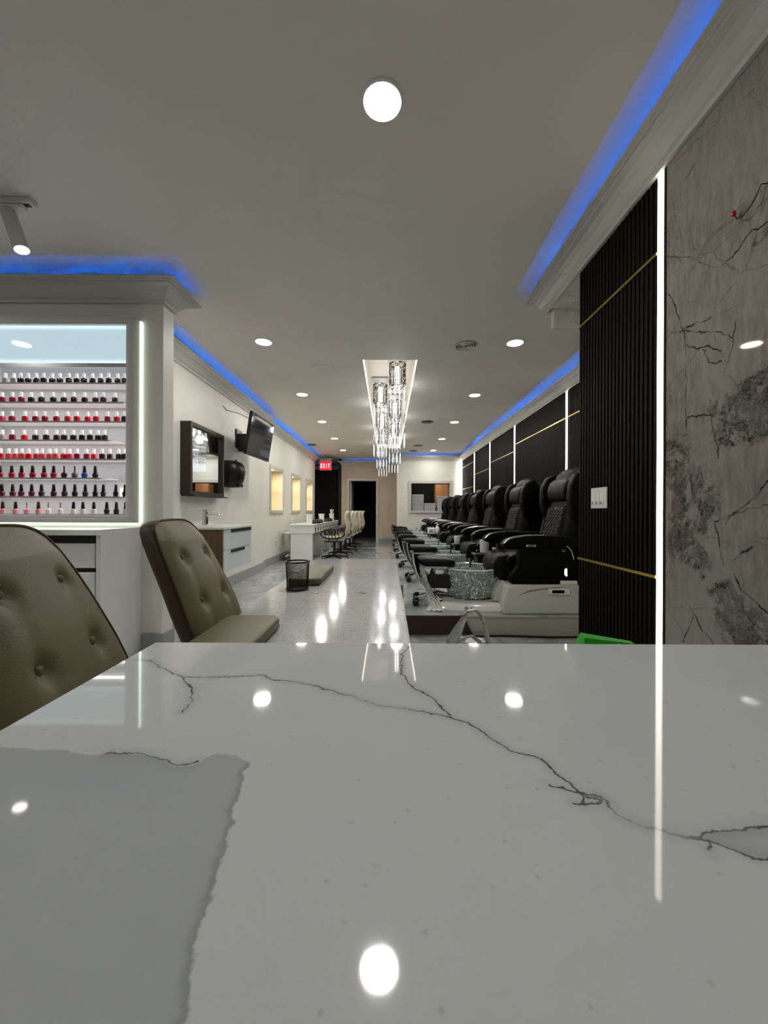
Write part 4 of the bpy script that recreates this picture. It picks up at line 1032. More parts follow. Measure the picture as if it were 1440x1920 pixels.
# paper towel dispenser
t = thing('towel_dispenser', 'rounded black paper towel dispenser on the left wall', 'dispenser', (-2.15, 5.32, 1.40))
R = []
for z, w, dd in ((1.40, 0.125, 0.15), (1.42, 0.14, 0.18), (1.5, 0.16, 0.215), (1.62, 0.172, 0.235), (1.70, 0.165, 0.22), (1.745, 0.14, 0.18), (1.765, 0.10, 0.12)):
    R.append([(XL1 + 0.001 + max(0.0, dd * math.sin(a)) , 5.34 + w * (abs(math.cos(a)) ** 0.7) * (1 if math.cos(a) > 0 else -1), z) for a in [PI * k / 18 for k in range(19)]])
MB().rings(R).build('cover', M_BLACK, t, True, world=True)
MB().cyl((XL1 + 0.12, 5.34, 1.763), (XL1 + 0.12, 5.34, 1.785), 0.012).build('lock', M_BLACK, t, True, world=True)
MB().rbox(XL1 + 0.07, XL1 + 0.19, 5.26, 5.42, 1.405, 1.45, 0.006, 1).build('outlet_slot', M_LEATHER2, t, world=True)
# television on wall bracket
t = thing('television', 'flat black television tilted on a bracket high on the left wall', 'television', (-1.98, 5.6, 1.85))
TV = MB(); TV.rbox(-0.012, 0.03, -0.44, 0.44, -0.29, 0.29, 0.006, 1)
tv = TV.build('casing', M_BLACK, t); sc_ = MB().box(0.0302, 0.0312, -0.43, 0.43, -0.275, 0.282).build('screen', M_SCREEN, tv)
MB().box(0.0302, 0.0335, -0.44, 0.44, -0.290, -0.277).build('bezel', M_DARK, tv)
tv.location = (0.11, -0.02, 0.28); tv.rotation_euler = (0, math.radians(9), math.radians(-2))
MB().box(-0.248, -0.225, 0.0, 0.2, 0.15, 0.42).box(-0.23, 0.08, 0.06, 0.16, 0.10, 0.36).box(0.06, 0.095, -0.1, 0.1, 0.12, 0.44).build('bracket', M_BLACK, t)
MB().tube([(-0.247, -0.42, 0.64), (-0.243, -0.3, 0.61), (-0.1, -0.25, 0.58), (0.06, -0.25, 0.5)], 0.004, 6).build('cable', M_CABLE, t, True)
# lit niches with glass shelves
M_NICHE = noisy('warm_niche_paint', (238, 222, 190), 0.03, 4, 0.5)
M_GLS = M_PANE
for i, (a, b) in enumerate(NI):
    nm = ['nearest of the three', 'middle of the three', 'farthest of the three'][i]
    t = thing('wall_niche', 'warm lit recessed wall niche, %s on the left wall' % nm, 'niche', (XL2, (a + b) / 2, NZ0), group='lit wall niches')
    d = 0.22
    MB().box(XL2 - d - 0.02, XL2 - d, a, b, NZ0, NZ1).box(XL2 - d, XL2 - 0.001, a - 0.015, a - 0.0005, NZ0, NZ1).box(XL2 - d, XL2 - 0.001, b + 0.0005, b + 0.015, NZ0, NZ1).box(XL2 - d, XL2 - 0.001, a, b, NZ0 - 0.015, NZ0 - 0.0005).box(XL2 - d, XL2 - 0.001, a, b, NZ1 + 0.0005, NZ1 + 0.015).build('lining', M_NICHE, t, world=True)
    fb = MB(); w = 0.06
    fb.box(XL2, XL2 + 0.02, a - w, a, NZ0 - w, NZ1 + w); fb.box(XL2, XL2 + 0.02, b, b + w, NZ0 - w, NZ1 + w); fb.box(XL2, XL2 + 0.02, a, b, NZ1, NZ1 + w); fb.box(XL2, XL2 + 0.035, a, b, NZ0 - w, NZ0)
    fb.build('casing', M_TRIM, t, world=True)
    MB().box(XL2 - d + 0.005, XL2 - 0.02, a + 0.002, b - 0.002, 1.46, 1.466).build('glass_shelf', M_GLS, t, world=True)
    MB().lathe([(0.03, 0), (0.03, -0.006), (0.01, -0.008)], (XL2 - 0.10, (a + b) / 2, NZ1), 16).build('puck_light', M_LAMP, t, True, world=True)
    light('niche_light', 'AREA', (XL2 - 0.10, (a + b) / 2, NZ1 - 0.02), 2.6, (1, 0.80, 0.46), (0, 0, 0), 0.06)
    light('niche_fill', 'AREA', (XL2 - 0.10, (a + b) / 2, 1.455), 0.8, (1, 0.80, 0.50), (0, 0, 0), 0.3, 0.02)  # fill added under the glass shelf to brighten the lower niche
t = thing('white_ornament', 'small white curved ornament at the bottom of the nearest niche', 'ornament', (XL2 - 0.1, 7.85, NZ0))
MB().tube([(0, -0.14, 0.02), (0, -0.08, 0.10), (0, -0.02, 0.05), (0, 0.08, 0.03), (0, 0.16, 0.02)], [0.012, 0.02, 0.03, 0.03, 0.02], 10).build('sculpted_body', M_WHITE, t, True)
MB().lathe([(0.05, 0), (0.05, 0.01), (0.02, 0.02)], n=16).build('foot', M_WHITE, t, True)
t = thing('red_bottle', 'big red nail polish shaped bottle in the farthest niche', 'bottle', (XL2 - 0.08, 11.08, NZ0))
MB().rbox(-0.055, 0.055, -0.06, 0.06, 0, 0.12, 0.02, 3).build('body', M_RED, t, True)
MB().lathe([(0.03, 0.12), (0.034, 0.13), (0.025, 0.24), (0.02, 0.245)], n=16).build('bottle_cap', noisy('dark_red', (110, 10, 12), 0.05, 20, 0.3), t, True)
# wall outlet
t = thing('wall_outlet', 'white wall outlet plate low on the left wall', 'outlet', (XL2, 7.95, 0.35))
MB().rbox(XL2, XL2 + 0.008, 7.92, 7.995, 0.34, 0.455, 0.002, 1).build('plate', M_WHITEM, t, world=True)
MB().box(XL2 + 0.008, XL2 + 0.010, 7.94, 7.975, 0.355, 0.39).box(XL2 + 0.008, XL2 + 0.010, 7.94, 7.975, 0.405, 0.44).build('sockets', M_BASE, t, world=True)
# ================================================================== FAR MANICURE ROW (left)
t = thing('nail_desk', 'long white nail desk with drawers along the far left wall', 'desk', (-1.8, 10.0, 0))
DX0, DX1, DZ = -2.07, -1.56, 0.79
MB().rbox(DX0, DX1 + 0.02, 8.05, 12.0, DZ - 0.03, DZ, 0.004, 1).build('desktop', M_WHITE, t, world=True)
for y in (8.08, 9.35, 10.65, 11.95): MB().box(DX0 + 0.03, DX1 - 0.02, y, y + 0.035, 0, DZ - 0.03).build('side_panel', M_WHITE, t, world=True)
MB().box(DX0, DX1, 8.065, 11.99, DZ - 0.19, DZ - 0.03).build('drawer_case', M_WHITE, t, world=True)
for k in range(12):
    y = 8.12 + k * 0.32
    d = MB().rbox(DX1, DX1 + 0.014, y, y + 0.30, DZ - 0.18, DZ - 0.045, 0.003, 1).build('drawer', M_WHITE, t, world=True)
    MB().box(DX1 + 0.014, DX1 + 0.03, y + 0.06, y + 0.075, DZ - 0.155, DZ - 0.075).build('handle', M_BLACK, d, world=True)
MB().box(DX0 + 0.05, DX0 + 0.07, 8.12, 11.95, 0.15, DZ - 0.19).build('back_panel', M_WHITE, t, world=True)

cup = thing('white_cup', 'white flared tub at the near end of the far nail desk', 'cup', (-1.72, 8.45, DZ), group='white tubs on the far nail desk')
MB().lathe([(0.055, 0.0), (0.058, 0.01), (0.068, 0.17), (0.082, 0.21), (0.078, 0.21), (0.062, 0.17), (0.05, 0.02), (0.005, 0.02)], n=24).build('tub', M_WHITE, cup, True)
MB().ball((0, 0, 0.185), 0.06, (1, 1, 0.5), 12).build('cotton', M_WHITEM, cup, True)
index_kids()
copy_tree(cup, 'white flared tub in the middle of the far nail desk', (-1.68, 9.75, DZ))
copy_tree(cup, 'white tub with tools at the far end of the far nail desk', (-1.62, 11.1, DZ))
for (dx, dy) in ((0.02, 0.0), (-0.02, 0.02), (0.0, -0.03)):
    o = MB().cyl((-1.62 + dx, 11.1 + dy, DZ + 0.15), (-1.62 + dx * 2, 11.1 + dy * 2, DZ + 0.33), 0.012).build('nail_tool', M_WHITE, smooth=True)
    tag(o, 'white handled nail tool standing in the far white tub', 'tool', 'white tools in the far tub')
uv = thing('nail_lamp', 'black curing lamp on the near end of the far nail desk', 'nail lamp', (-1.66, 8.75, DZ), group='black nail lamps on the far nail desk')
MB().rings([[(x * math.cos(2 * PI * k / 20), y * math.sin(2 * PI * k / 20), z) for k in range(20)] for x, y, z in ((0.10, 0.13, 0.0), (0.115, 0.15, 0.03), (0.10, 0.13, 0.075), (0.05, 0.07, 0.092))]).build('shell', M_BLACK, uv, True)
MB().box(0.06, 0.112, -0.06, 0.06, 0.008, 0.04).build('hand_opening', M_LEATHER2, uv)
index_kids()
for y, l in ((9.2, 'black curing lamp second from the near end of the far nail desk'), (10.2, 'black curing lamp in the middle of the far nail desk'), (10.75, 'black curing lamp beyond the middle of the far nail desk'), (11.6, 'black curing lamp at the far end of the far nail desk')):
    copy_tree(uv, l, (-1.66, y, DZ))

# cream task chairs with looped black arms, facing the desk (-x)
def star(t, r, z=0.05, mt=None, n=5, ph=0.3, cr=0.028, hub=0.09, cw=0.011):
    mt = mt or M_BLACK; b = MB()
    for k in range(n):
        a = 2 * PI * k / n + ph
        b.tube([(0, 0, hub), (r * 0.5 * math.cos(a), r * 0.5 * math.sin(a), hub * 0.92), (r * math.cos(a), r * math.sin(a), cr * 2 + 0.006)], [0.028, 0.02, 0.014], 8)
    b.cyl((0, 0, hub - 0.03), (0, 0, hub + 0.03), 0.03)
    b = b.build('star_base', mt, t, True)
    for k in range(n):
        a = 2 * PI * k / n + ph; x, y = r * math.cos(a), r * math.sin(a)
        c = MB(); c.tube([(x - cw, y, cr), (x - cw * 0.7, y, cr), (x + cw * 0.7, y, cr), (x + cw, y, cr)], [cr * 0.7, cr, cr, cr * 0.7], 14); c.build('caster', M_BLACK, b, True)
def make_task_chair(label, loc, rz):
    t = thing('task_chair', label, 'chair', loc, rz, group='cream task chairs along the far nail desk')
    R = []
    for q in range(15):
        z = 0.50 + 0.58 * q / 14; s = q / 14
        w = 0.235 * (1 - 0.10 * s) * (math.sqrt(max(0.0, 1 - ((s - 0.85) / 0.16) ** 2)) if s > 0.85 else 1) * (0.85 + 0.15 * min(1, s * 4))
        x = 0.21 + 0.13 * s + 0.05 * math.sin(s * 5.5)
        th = 0.045
        R.append([(x + th * math.cos(a) , w * (abs(math.sin(a)) ** 0.6) * (1 if math.sin(a) >= 0 else -1), z) for a in [2 * PI * k / 20 for k in range(20)]])
    MB().rings(R).build('backrest', M_CREAM, t, True, angle=180)
    MB().rprism([(-0.27, -0.20), (-0.22, -0.24), (0.20, -0.24), (0.24, -0.2), (0.24, 0.2), (0.20, 0.24), (-0.22, 0.24), (-0.27, 0.20)], 0.43, 0.52, 'z', 0.03, 4).build('seat', M_CREAM, t, True)
    MB().rbox(-0.2, 0.2, -0.2, 0.2, 0.405, 0.432, 0.01, 2).build('seat_pan', M_BLACK, t)
    for s in (-1, 1):
        y = s * 0.275
        loop = [(0.0 + 0.25 * math.cos(a), y, 0.585 + 0.105 * math.sin(a)) for a in [2 * PI * k / 26 for k in range(26)]]
        a_ = MB().tube(loop, 0.017, 8, closed=True)
        for xx in (-0.15, -0.08, -0.01, 0.06, 0.13):
            h = 0.105 * math.sqrt(1 - (xx / 0.25) ** 2)
            a_.tube([(xx - 0.01, y, 0.585 + h), (xx - 0.028, y, 0.60), (xx + 0.01, y, 0.585 - h)], 0.009, 6)
        a_.tube([(-0.1, y, 0.485), (-0.05, y * 0.7, 0.42)], 0.014, 6); a_.tube([(0.1, y, 0.485), (0.08, y * 0.7, 0.42)], 0.014, 6)
        a_.build('armrest', M_BLACK, t, True)
    MB().cyl((0, 0, 0.1), (0, 0, 0.41), 0.028).build('gas_column', M_BLACK, t, True)
    MB().tube([(0, 0.05, 0.40), (0.0, 0.26, 0.385)], 0.008, 6).build('height_lever', M_BLACK, t, True)
    star(t, 0.30)
    return t
tc = make_task_chair('cream task chair with looped black arms, nearest at the far nail desk', (-1.17, 8.45, 0), 0.0)
index_kids()
for k, (y, rz, l) in enumerate([(9.25, 0.08, 'cream task chair second from the near end of the far nail desk'), (10.05, -0.05, 'cream task chair third along the far nail desk'),
                   (10.85, 0.05, 'cream task chair fourth along the far nail desk'), (11.65, 0.1, 'cream task chair farthest along the far nail desk, before the dark doorway')]):
    copy_tree(tc, l, (-1.13 + 0.03 * k, y, 0), rz)
# white stool tucked beside the desk
t = thing('rolling_stool', 'small white seated chrome stool between the nail desk and left wall', 'stool', (-2.17, 8.5, 0))
MB().lathe([(0.10, 0.55), (0.135, 0.56), (0.14, 0.585), (0.12, 0.605), (0.02, 0.61)], n=24).build('seat', M_WHITEM, t, True)
MB().cyl((0, 0, 0.1), (0, 0, 0.55), 0.018).build('column', M_CHROME, t, True)
star(t, 0.13, mt=M_CHROME, cr=0.025)
# towel hooks etc. are not visible in the photo

# ================================================================== PEDICURE ROW (right)
PZ = 0.175
ROWS = [3.78 + 1.25 * k for k in range(7)]
NTH = ['nearest', 'second', 'third', 'fourth', 'fifth', 'sixth', 'farthest']
def make_massage_chair(label, loc):
    t = thing('massage_chair', label, 'massage chair', loc, group='black pedicure massage chairs')
    X = lambda x: x - 1.60     # local x, chair faces -x
    Z = lambda z: z - PZ
    body = [(1.10, 0.43), (1.08, 0.50), (1.16, 0.60), (1.17, 0.76), (1.25, 0.80), (2.02, 0.80), (2.10, 0.70), (2.10, 0.43)]
    for s in (-1, 1):
        y0, y1 = sorted((s * 0.27, s * 0.385))
        MB().rprism([(X(a), Z(b)) for a, b in body], y0, y1, 'y', 0.025, 3).build('side_panel', M_LEATHER, t, True)
        arm = [(1.03, 0.80), (1.02, 0.775), (1.06, 0.75), (1.75, 0.735), (1.78, 0.80), (1.72, 0.85), (1.5, 0.865), (1.25, 0.868), (1.12, 0.85), (1.06, 0.825)]
        a_ = MB().rprism([(X(a), Z(b)) for a, b in arm], s * 0.325 - 0.07, s * 0.325 + 0.07, 'y', 0.02, 3).build('armrest', M_LEATHER, t, True)
        ys = s * 0.325 - 0.066
        MB().tube([(X(a), ys, Z(b) + 0.002) for a, b in [(1.025, 0.795), (1.06, 0.83), (1.12, 0.853), (1.22, 0.868), (1.38, 0.870)]], 0.0055, 6).build('silver_trim', M_SILVER, a_, True)
    MB().rprism([(X(a), Z(b)) for a, b in [(1.12, 0.43), (1.08, 0.60), (1.10, 0.66), (1.2, 0.70), (1.72, 0.67), (1.74, 0.43)]], -0.268, 0.268, 'y', 0.03, 4).build('seat_cushion', M_LEATHER, t, True)
    # reclined shell, superelliptic sections
    S = [(0.60, 1.60, 1.90, .30), (0.72, 1.60, 1.92, .33), (0.88, 1.61, 1.95, .35), (1.02, 1.64, 1.98, .36), (1.16, 1.68, 2.00, .36), (1.28, 1.70, 2.005, .345), (1.37, 1.71, 1.99, .315), (1.44, 1.73, 1.96, .265), (1.485, 1.76, 1.92, .20), (1.505, 1.79, 1.88, .11)]
    R = []
    for z, xa, xb, w in S:
        c, d = (xa + xb) / 2, (xb - xa) / 2; r = []
        for k in range(36):
            a = 2 * PI * k / 36; ca, sa = math.cos(a), math.sin(a)
            r.append((X(c) + d * abs(ca) ** 0.75 * (1 if ca >= 0 else -1), w * abs(sa) ** 0.6 * (1 if sa >= 0 else -1), Z(z)))
        R.append(r)
    bs = MB().rings(R).build('backrest_shell', M_LEATHER, t, True, angle=180)
    for s in (-1, 1):
        # front side wing beside the head
        MB().rprism([(X(a), Z(b)) for a, b in [(1.66, 1.02), (1.625, 1.18), (1.635, 1.33), (1.69, 1.44), (1.78, 1.475), (1.86, 1.40), (1.86, 1.05), (1.74, 0.93)]], s * 0.315 - 0.055, s * 0.315 + 0.055, 'y', 0.03, 4).build('head_wing', M_LEATHER, t, True)
        MB().tube([(X(a), s * w, Z(b)) for a, b, w in [(1.93, 1.38, .300), (1.97, 1.30, .320), (1.985, 1.18, .330), (1.97, 1.05, .330), (1.94, 0.95, .325), (1.90, 0.86, .318)]], 0.006, 6).build('silver_piping', M_SILVER, bs, True)
    # quilted diamond panel
    N, Mq = 40, 44; V = []
    mb = MB()
    for j in range(Mq + 1):
        z = 0.74 + 0.40 * j / Mq; row = []
        for i in range(N + 1):
            y = -0.2 + 0.4 * i / N
            u, v = (y + z) / 0.062, (y - z) / 0.062
            q = (abs(math.sin(PI * u)) * abs(math.sin(PI * v))) ** 0.5
            e = min(1, (0.2 - abs(y)) / 0.03, (z - 0.74) / 0.03, (1.14 - z) / 0.03)
            row.append(mb.bm.verts.new((X(1.60 + 0.24 * (z - 0.74)) - 0.030 * max(e, 0) ** .5 - 0.016 * q * max(0, e), y, Z(z))))
        V.append(row)
    for a, b in zip(V, V[1:]):
        for i in range(N): mb.bm.faces.new([a[i], a[i + 1], b[i + 1], b[i]])
    mb.build('quilted_panel', M_LEATHER2, t, True, angle=180)
    MB().rprism([(X(a), Z(b)) for a, b in [(1.70, 1.17), (1.655, 1.19), (1.64, 1.27), (1.66, 1.36), (1.73, 1.42), (1.80, 1.40), (1.80, 1.17)]], -0.20, 0.20, 'y', 0.03, 4).build('head_pillow', M_LEATHER2, t, True)
    MB().rprism([(X(a), Z(b)) for a, b in [(0.99, 0.50), (0.98, 0.58), (1.02, 0.665), (1.12, 0.685), (1.17, 0.64), (1.14, 0.47), (1.06, 0.44)]], -0.22, 0.22, 'y', 0.03, 4).build('leg_rest', M_LEATHER2, t, True)
    MB().rbox(X(1.22), X(1.31), -0.397, -0.384, Z(0.766), Z(0.788), 0.003, 1).build('side_badge', M_SILVER, t)
    MB().box(X(1.24), X(1.295), -0.399, -0.3965, Z(0.773), Z(0.781)).build('badge_slot', M_BLACK, t)
    mb = MB().tube([(X(1.555) + 0.0125 * math.cos(2 * PI * k / 16), -0.388, Z(0.74) + 0.0125 * math.sin(2 * PI * k / 16)) for k in range(16)], 0.004, 6, closed=True)
    mb.build('ring_socket', M_SILVER, t, True)
    return t
def make_basin(label, loc):
    t = thing('pedicure_basin', label, 'foot spa', loc, group='white pedicure spa bases with crackle glass bowls')
    X = lambda x: x - 1.60
    Z = lambda z: z - PZ
    M_SPA = noisy('white_spa_shell', (205, 207, 198), 0.03, 4, 0.14)
    MB().rprism([(X(a), Z(b)) for a, b in [(1.02, PZ), (1.02, 0.30), (1.06, 0.42), (1.12, 0.435), (2.13, 0.435), (2.13, PZ)]], -0.41, 0.41, 'y', 0.018, 3).build('rear_shell', M_SPA, t, True)
    R = []
    for z, k_ in ((PZ, 1.0), (0.20, 1.0), (0.235, 0.93), (0.25, 0.85)):
        R.append([(X(0.82) + 0.42 * k_ * (abs(math.cos(a)) ** .8) * (1 if math.cos(a) > 0 else -1), 0.40 * k_ * (abs(math.sin(a)) ** .7) * (1 if math.sin(a) > 0 else -1), Z(z)) for a in [2 * PI * q / 40 for q in range(40)]])
    fs = MB().rings(R).build('front_shell', M_SPA, t, True)
    # glass bowl: outer wall, rim and inner wall
    prof = [(0.005, 0.252), (0.195, 0.252), (0.222, 0.275), (0.250, 0.40), (0.266, 0.523), (0.268, 0.532), (0.258, 0.532), (0.24, 0.42), (0.195, 0.30), (0.17, 0.285), (0.005, 0.283)]
    b = MB().lathe([(r, Z(z)) for r, z in prof], (X(0.815), 0, 0), 48).build('glass_bowl', M_CRACK, t, True, angle=50)
    MB().tube([(X(0.815) + 0.263 * math.cos(2 * PI * k / 48), 0.263 * math.sin(2 * PI * k / 48), Z(0.533)) for k in range(48)], 0.0065, 8, closed=True).build('rim', mat('glass_rim', (235, 245, 243), 0.05, spec=1.0, coat=1.0), b, True)
    MB().cyl((X(1.0), 0.16, Z(0.25)), (X(1.0), 0.16, Z(0.50)), 0.0).bm.free() if False else None
    f = MB().tube([(X(0.86), 0.215, Z(0.50)), (X(0.86), 0.215, Z(0.575)), (X(0.85), 0.20, Z(0.585)), (X(0.83), 0.16, Z(0.575))], 0.011, 8)
    f.ball((X(0.89), 0.21, Z(0.56)), 0.014, seg=8).build('spout', M_CHROME, t, True)
    MB().rprism([(X(a), Z(b_)) for a, b_ in [(0.97, 0.25), (0.99, 0.36), (1.05, 0.44), (1.10, 0.44), (1.10, 0.25)]], -0.27, 0.27, 'y', 0.02, 3).build('splash_wing', M_SPA, t, True)
    for q, dx in enumerate((0.0, 0.045)):
        MB().cyl((X(0.70) + dx, -0.375, Z(0.215)), (X(0.70) + dx, -0.405, Z(0.215)), 0.019 - 0.004 * q, 0.016 - 0.004 * q, 14).build('drain_knob', M_SILVER, t, True)
    p = MB().rbox(X(1.41), X(1.60), -0.425, -0.405, Z(0.352), Z(0.405), 0.006, 2).build('control_panel', M_WHITE, t)
    MB().box(X(1.44), X(1.545), -0.4275, -0.4245, Z(0.367), Z(0.392)).build('display', M_SCREEN, p)
    MB().tube([(X(a), -0.4115, Z(b_)) for a, b_ in [(1.16, 0.35), (1.25, 0.385), (1.38, 0.405), (1.55, 0.418)]], [0.001, 0.008, 0.006, 0.002], 6).build('accent_curve', M_BASE, t, True)
    return t
mc = make_massage_chair('nearest black massage chair, half hidden by the ribbed corner', (1.60, ROWS[0], PZ))
pb = make_basin('nearest white foot spa with crackle glass bowl on the platform', (1.60, ROWS[0], PZ))
index_kids()
for k in range(1, 7):
    copy_tree(mc, '%s black massage chair from the platform front' % NTH[k] if k < 6 else 'farthest black massage chair next to the office window', (1.60, ROWS[k], PZ))
    copy_tree(pb, '%s crackle glass foot spa from the platform front' % NTH[k] if k < 6 else 'farthest crackle glass foot spa on the platform', (1.60, ROWS[k], PZ))

# technician stools with hanging curved backrests
def make_stool(label, loc, rz):
    t = thing('pedicure_stool', label, 'stool', loc, rz, group='black and chrome pedicure stools')
    R = []
    for j, (z, k_) in enumerate(((0.385, 0.90), (0.40, 1.0), (0.432, 1.0), (0.452, 0.93), (0.458, 0.80))):
        R.append([(0.02 + 0.185 * k_ * (abs(math.cos(a)) ** .7) * (1 if math.cos(a) > 0 else -1), 0.19 * k_ * (abs(math.sin(a)) ** .7) * (1 if math.sin(a) > 0 else -1), z + 0.03 * (math.cos(a) * 0.0 - 0.8 * max(0, math.cos(a)) ** 2) * (1 if j > 0 else 1)) for a in [2 * PI * q / 36 for q in range(36)]])
    MB().rings(R).build('seat', noisy('blue_black_leather', (9, 11, 15), 0.1, 30, 0.5, spec=0.25), t, True, angle=60)
    MB().rbox(-0.12, 0.12, -0.12, 0.12, 0.355, 0.386, 0.01, 2).build('seat_plate', M_CHROME, t)
    # curved low backrest sloping down on the aisle side
    pr = [(-0.235, 0.50), (-0.225, 0.42), (-0.20, 0.33), (-0.165, 0.25), (-0.125, 0.19)]
    R = []
    for (x, z) in pr:
        R.append([(x + dx - 0.02 * (y / 0.17) ** 2 * -1, y, z) for dx, ys in ((0.0, [-0.17, -0.12, -0.06, 0, 0.06, 0.12, 0.17]), (0.035, [0.17, 0.12, 0.06, 0, -0.06, -0.12, -0.17])) for y in ys])
    bk = MB().rings(R).build('backrest', M_LEATHER, t, True)
    for s in (-1, 1):
        MB().tube([(x + 0.018, s * 0.174, z) for x, z in pr], 0.009, 8).build('chrome_edge', M_CHROME, bk, True)
    MB().tube([(-0.115, 0, 0.20), (-0.06, 0, 0.24), (0, 0, 0.36)], 0.012, 8).build('back_bracket', M_CHROME, t, True)
    MB().rbox(-0.07, 0.15, -0.13, 0.13, 0.17, 0.30, 0.01, 2).build('drawer_box', noisy('maroon_black', (30, 22, 22), 0.1, 10, 0.3), t)
    MB().cyl((0, 0, 0.08), (0, 0, 0.36), 0.018).build('column', M_CHROME, t, True)
    star(t, 0.215, mt=M_CHROME, ph=-1.35, cr=0.038, hub=0.10, cw=0.03)
    return t
st = make_stool('nearest black stool draped with a torn plastic sheet', (0.455, 3.78, PZ), 0.0)
index_kids()
SP = [(0.44, 5.02), (0.40, 6.25), (0.36, 7.45), (0.36, 8.7), (0.33, 9.9), (0.36, 11.1)]
for k, (x, y) in enumerate(SP):
    copy_tree(st, '%s black stool from the platform front, beside the glass bowls' % NTH[k + 1] if k < 5 else 'farthest black stool on the platform edge', (x, y, PZ), [0.12, -0.1, 0.08, -0.15, 0.1, 0.2][k])
# plastic sheet draped from the nearest stool
t = thing('plastic_sheet', 'torn clear plastic sheet hanging from the nearest stool to the platform', 'plastic sheet', (0.44, 3.55, PZ))
mb = MB(); V = []
path = [(0.345, 3.70, 0.615, 0.012), (0.325, 3.66, 0.58, 0.022), (0.33, 3.62, 0.50, 0.03), (0.35, 3.60, 0.42, 0.033), (0.39, 3.57, 0.33, 0.035), (0.43, 3.53, 0.25, 0.05), (0.44, 3.49, 0.20, 0.08), (0.44, 3.45, 0.182, 0.09)]
for j, (x, y, z, w) in enumerate(path):
    V.append([mb.bm.verts.new((x + w * (i / 14 - 0.5) * 2, y + 0.02 * math.sin(i * 1.9 + j), z + 0.012 * math.sin(i * 2.7 + j * 1.3) * (1 if j < 6 else 0) + (0.006 * abs(math.sin(i * 1.3)) if j >= 6 else 0))) for i in range(15)])
for a, b in zip(V, V[1:]):
    for i in range(14): mb.bm.faces.new([a[i], a[i + 1], b[i + 1], b[i]])
mb.build('sheet', M_PLAS, t, True, world=True, angle=180)

# trolleys with bottles between the chairs
def caddy(loc, label):
    t = thing('side_trolley', label, 'trolley', loc, group='small black side trolleys between the chairs')
    MB().rbox(-0.15, 0.15, -0.11, 0.11, 0.40, 0.425, 0.008, 2).build('tray', M_BLACK, t)
    MB().rbox(-0.12, 0.12, -0.09, 0.09, 0.0, 0.40, 0.01, 2).build('body', M_BLACK, t)
    return t
cd = caddy((1.13, 4.405, PZ), 'black side trolley between the nearest and second massage chairs')
index_kids()
copy_tree(cd, 'black side trolley between the second and third massage chairs', (1.10, 5.655, PZ))
copy_tree(cd, 'black side trolley between the fourth and fifth massage chairs', (0.98, 8.155, PZ))
TZ = PZ + 0.425
t = thing('white_jug', 'white pitcher on the trolley behind the nearest massage chair', 'jug', (1.11, 4.405, TZ))
MB().lathe([(0.04, 0), (0.05, 0.01), (0.052, 0.12), (0.056, 0.155), (0.050, 0.155), (0.046, 0.02), (0.005, 0.015)], n=24).build('body', M_WHITE, t, True)
MB().tube([(-0.05, 0, 0.04), (-0.085, 0, 0.035), (-0.09, 0, 0.02)], 0.006, 8).build('spout', M_CHROME, t, True)
t = thing('white_jar', 'small white jar beside the pitcher near the first chair', 'jar', (1.22, 4.38, TZ))
MB().lathe([(0.026, 0), (0.028, 0.004), (0.028, 0.045)], n=20).build('body', M_WHITE, t, True); MB().lathe([(0.0295, 0.045), (0.0295, 0.062), (0.025, 0.066)], n=20).build('lid', M_WHITEM, t, True)
t = thing('white_cup', 'white cup on the trolley between the second and third chairs', 'cup', (1.02, 5.62, TZ))
MB().lathe([(0.038, 0), (0.042, 0.005), (0.052, 0.12), (0.048, 0.12), (0.036, 0.01), (0.004, 0.01)], n=24).build('body', M_WHITE, t, True)
t = thing('white_canister', 'boxy white canister with dark print on the far side trolley', 'canister', (0.93, 8.15, TZ))
MB().rbox(-0.085, 0.06, -0.07, 0.07, 0, 0.13, 0.01, 2).build('body', M_WHITE, t)
MB().box(-0.05, 0.02, -0.0735, -0.0705, 0.03, 0.09).build('print', M_BASE, t)
t = thing('pump_bottle', 'white pump bottle on the far side trolley', 'bottle', (1.05, 8.12, TZ))
MB().lathe([(0.045, 0), (0.05, 0.01), (0.05, 0.12), (0.02, 0.17), (0.015, 0.19)], n=20).build('body', M_WHITE, t, True)
MB().tube([(0, 0, 0.185), (0, 0, 0.225), (-0.035, 0, 0.225)], 0.009, 8).build('pump', M_WHITE, t, True)
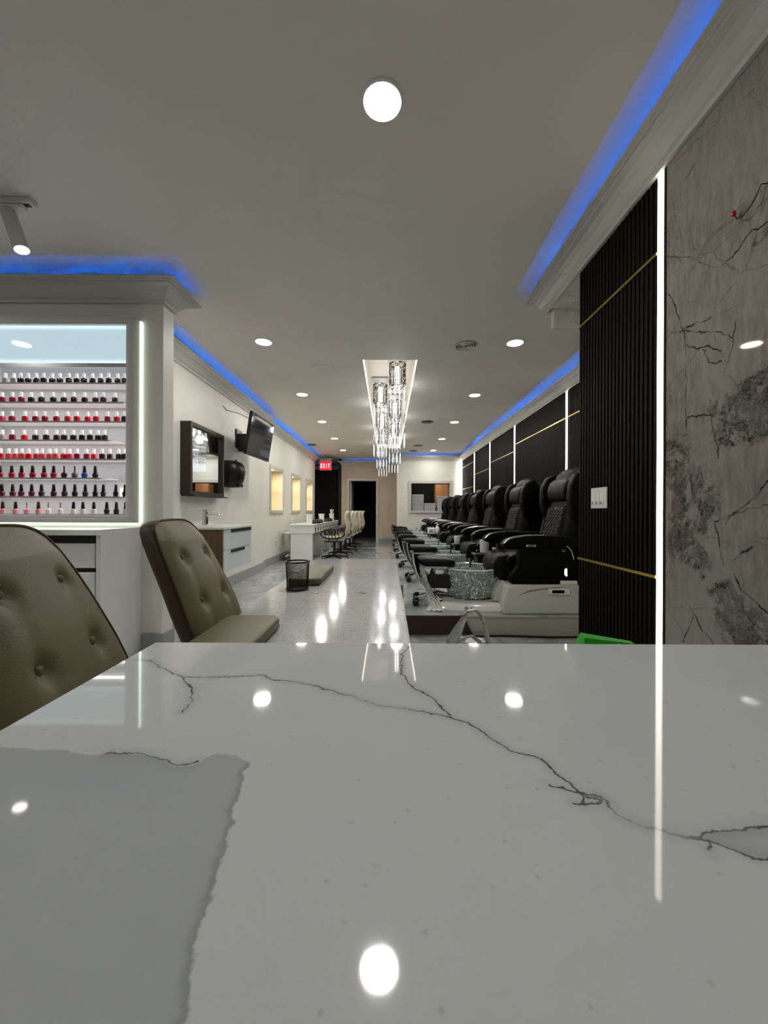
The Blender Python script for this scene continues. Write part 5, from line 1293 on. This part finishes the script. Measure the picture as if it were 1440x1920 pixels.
# glowing night light and hose by the ribbed corner
t = thing('lit_handset', 'small glowing white handset standing on the nearest spa base', 'handset', (1.585, 3.43, 0.435))
MB().rbox(-0.06, 0.09, -0.05, 0.02, 0.0, 0.035, 0.006, 2).build('holder', M_WHITE, t)
MB().tube([(0.0, -0.03, 0.075), (-0.008, -0.03, 0.09), (-0.008, -0.03, 0.13), (-0.002, -0.03, 0.142)], [0.008, 0.013, 0.013, 0.006], 10).build('lamp_head', emis('handset_glow', (255, 255, 250), 3), t, True)
MB().tube([(0.0, -0.03, 0.075), (0.015, -0.03, 0.06), (0.03, -0.03, 0.05), (0.02, -0.03, 0.035)], 0.005, 6).build('neck', M_CHROME, t, True)
t = thing('white_hose', 'thin white hose curving from the nearest chair to the corner', 'hose', (1.63, 3.40, 0.7))
MB().tube([(1.565, 3.39, 0.775), (1.59, 3.385, 0.77), (1.615, 3.38, 0.74), (1.63, 3.38, 0.70), (1.64, 3.38, 0.66)], 0.004, 6).build('tube', M_WHITEM, t, True, world=True)

# ================================================================== LIGHT, WORLD, CAMERA
w = bpy.data.worlds.new('world'); SC.world = w; w.use_nodes = True
w.node_tree.nodes['Background'].inputs[0].default_value = (0.5, 0.52, 0.55, 1)
w.node_tree.nodes['Background'].inputs[1].default_value = 0.02
cam = bpy.data.cameras.new('camera'); co = bpy.data.objects.new('camera', cam); COL.objects.link(co)
co.location = (0, 0, CAMZ)
co.rotation_euler = (Matrix.Rotation(PI / 2, 3, 'X') @ Matrix.Rotation(math.radians(0.22), 3, 'Z')).to_euler()
cam.sensor_fit = 'VERTICAL'; cam.sensor_height = 36.0; cam.sensor_width = 36.0
cam.lens = 720 / 1920 * 36.0
cam.shift_x = -7 / 1920; cam.shift_y = -2 / 1920
cam.clip_start = 0.01; cam.clip_end = 60
SC.camera = co
SC.view_settings.view_transform = 'Standard'
SC.view_settings.look = 'None'
SC.view_settings.exposure = 0.52
SC.cycles.max_bounces = 5; SC.cycles.diffuse_bounces = 3; SC.cycles.glossy_bounces = 3; SC.cycles.transmission_bounces = 3; SC.cycles.transparent_max_bounces = 6
SC.cycles.use_adaptive_sampling = True; SC.cycles.adaptive_threshold = 0.075; SC.cycles.adaptive_min_samples = 12
SC.cycles.caustics_reflective = False; SC.cycles.caustics_refractive = False
SC.cycles.sample_clamp_indirect = 4.0
SC.cycles.use_denoising = True
# tiny or faint glowing surfaces are found by bounces alone; the real lamps beside them carry the light
for n_ in ('cut_crystal', 'glowing_crystal_rod', 'crackle_glass', 'grey_acrylic', 'frosted_acrylic_shelf', 'white_cap', 'lamp_glow', 'chandelier_lamp', 'exit_letters', 'exit_red', 'handset_glow', 'sky_blue_light_box', 'soft_white_led'):
    if n_ in MATS: MATS[n_].cycles.emission_sampling = 'NONE'
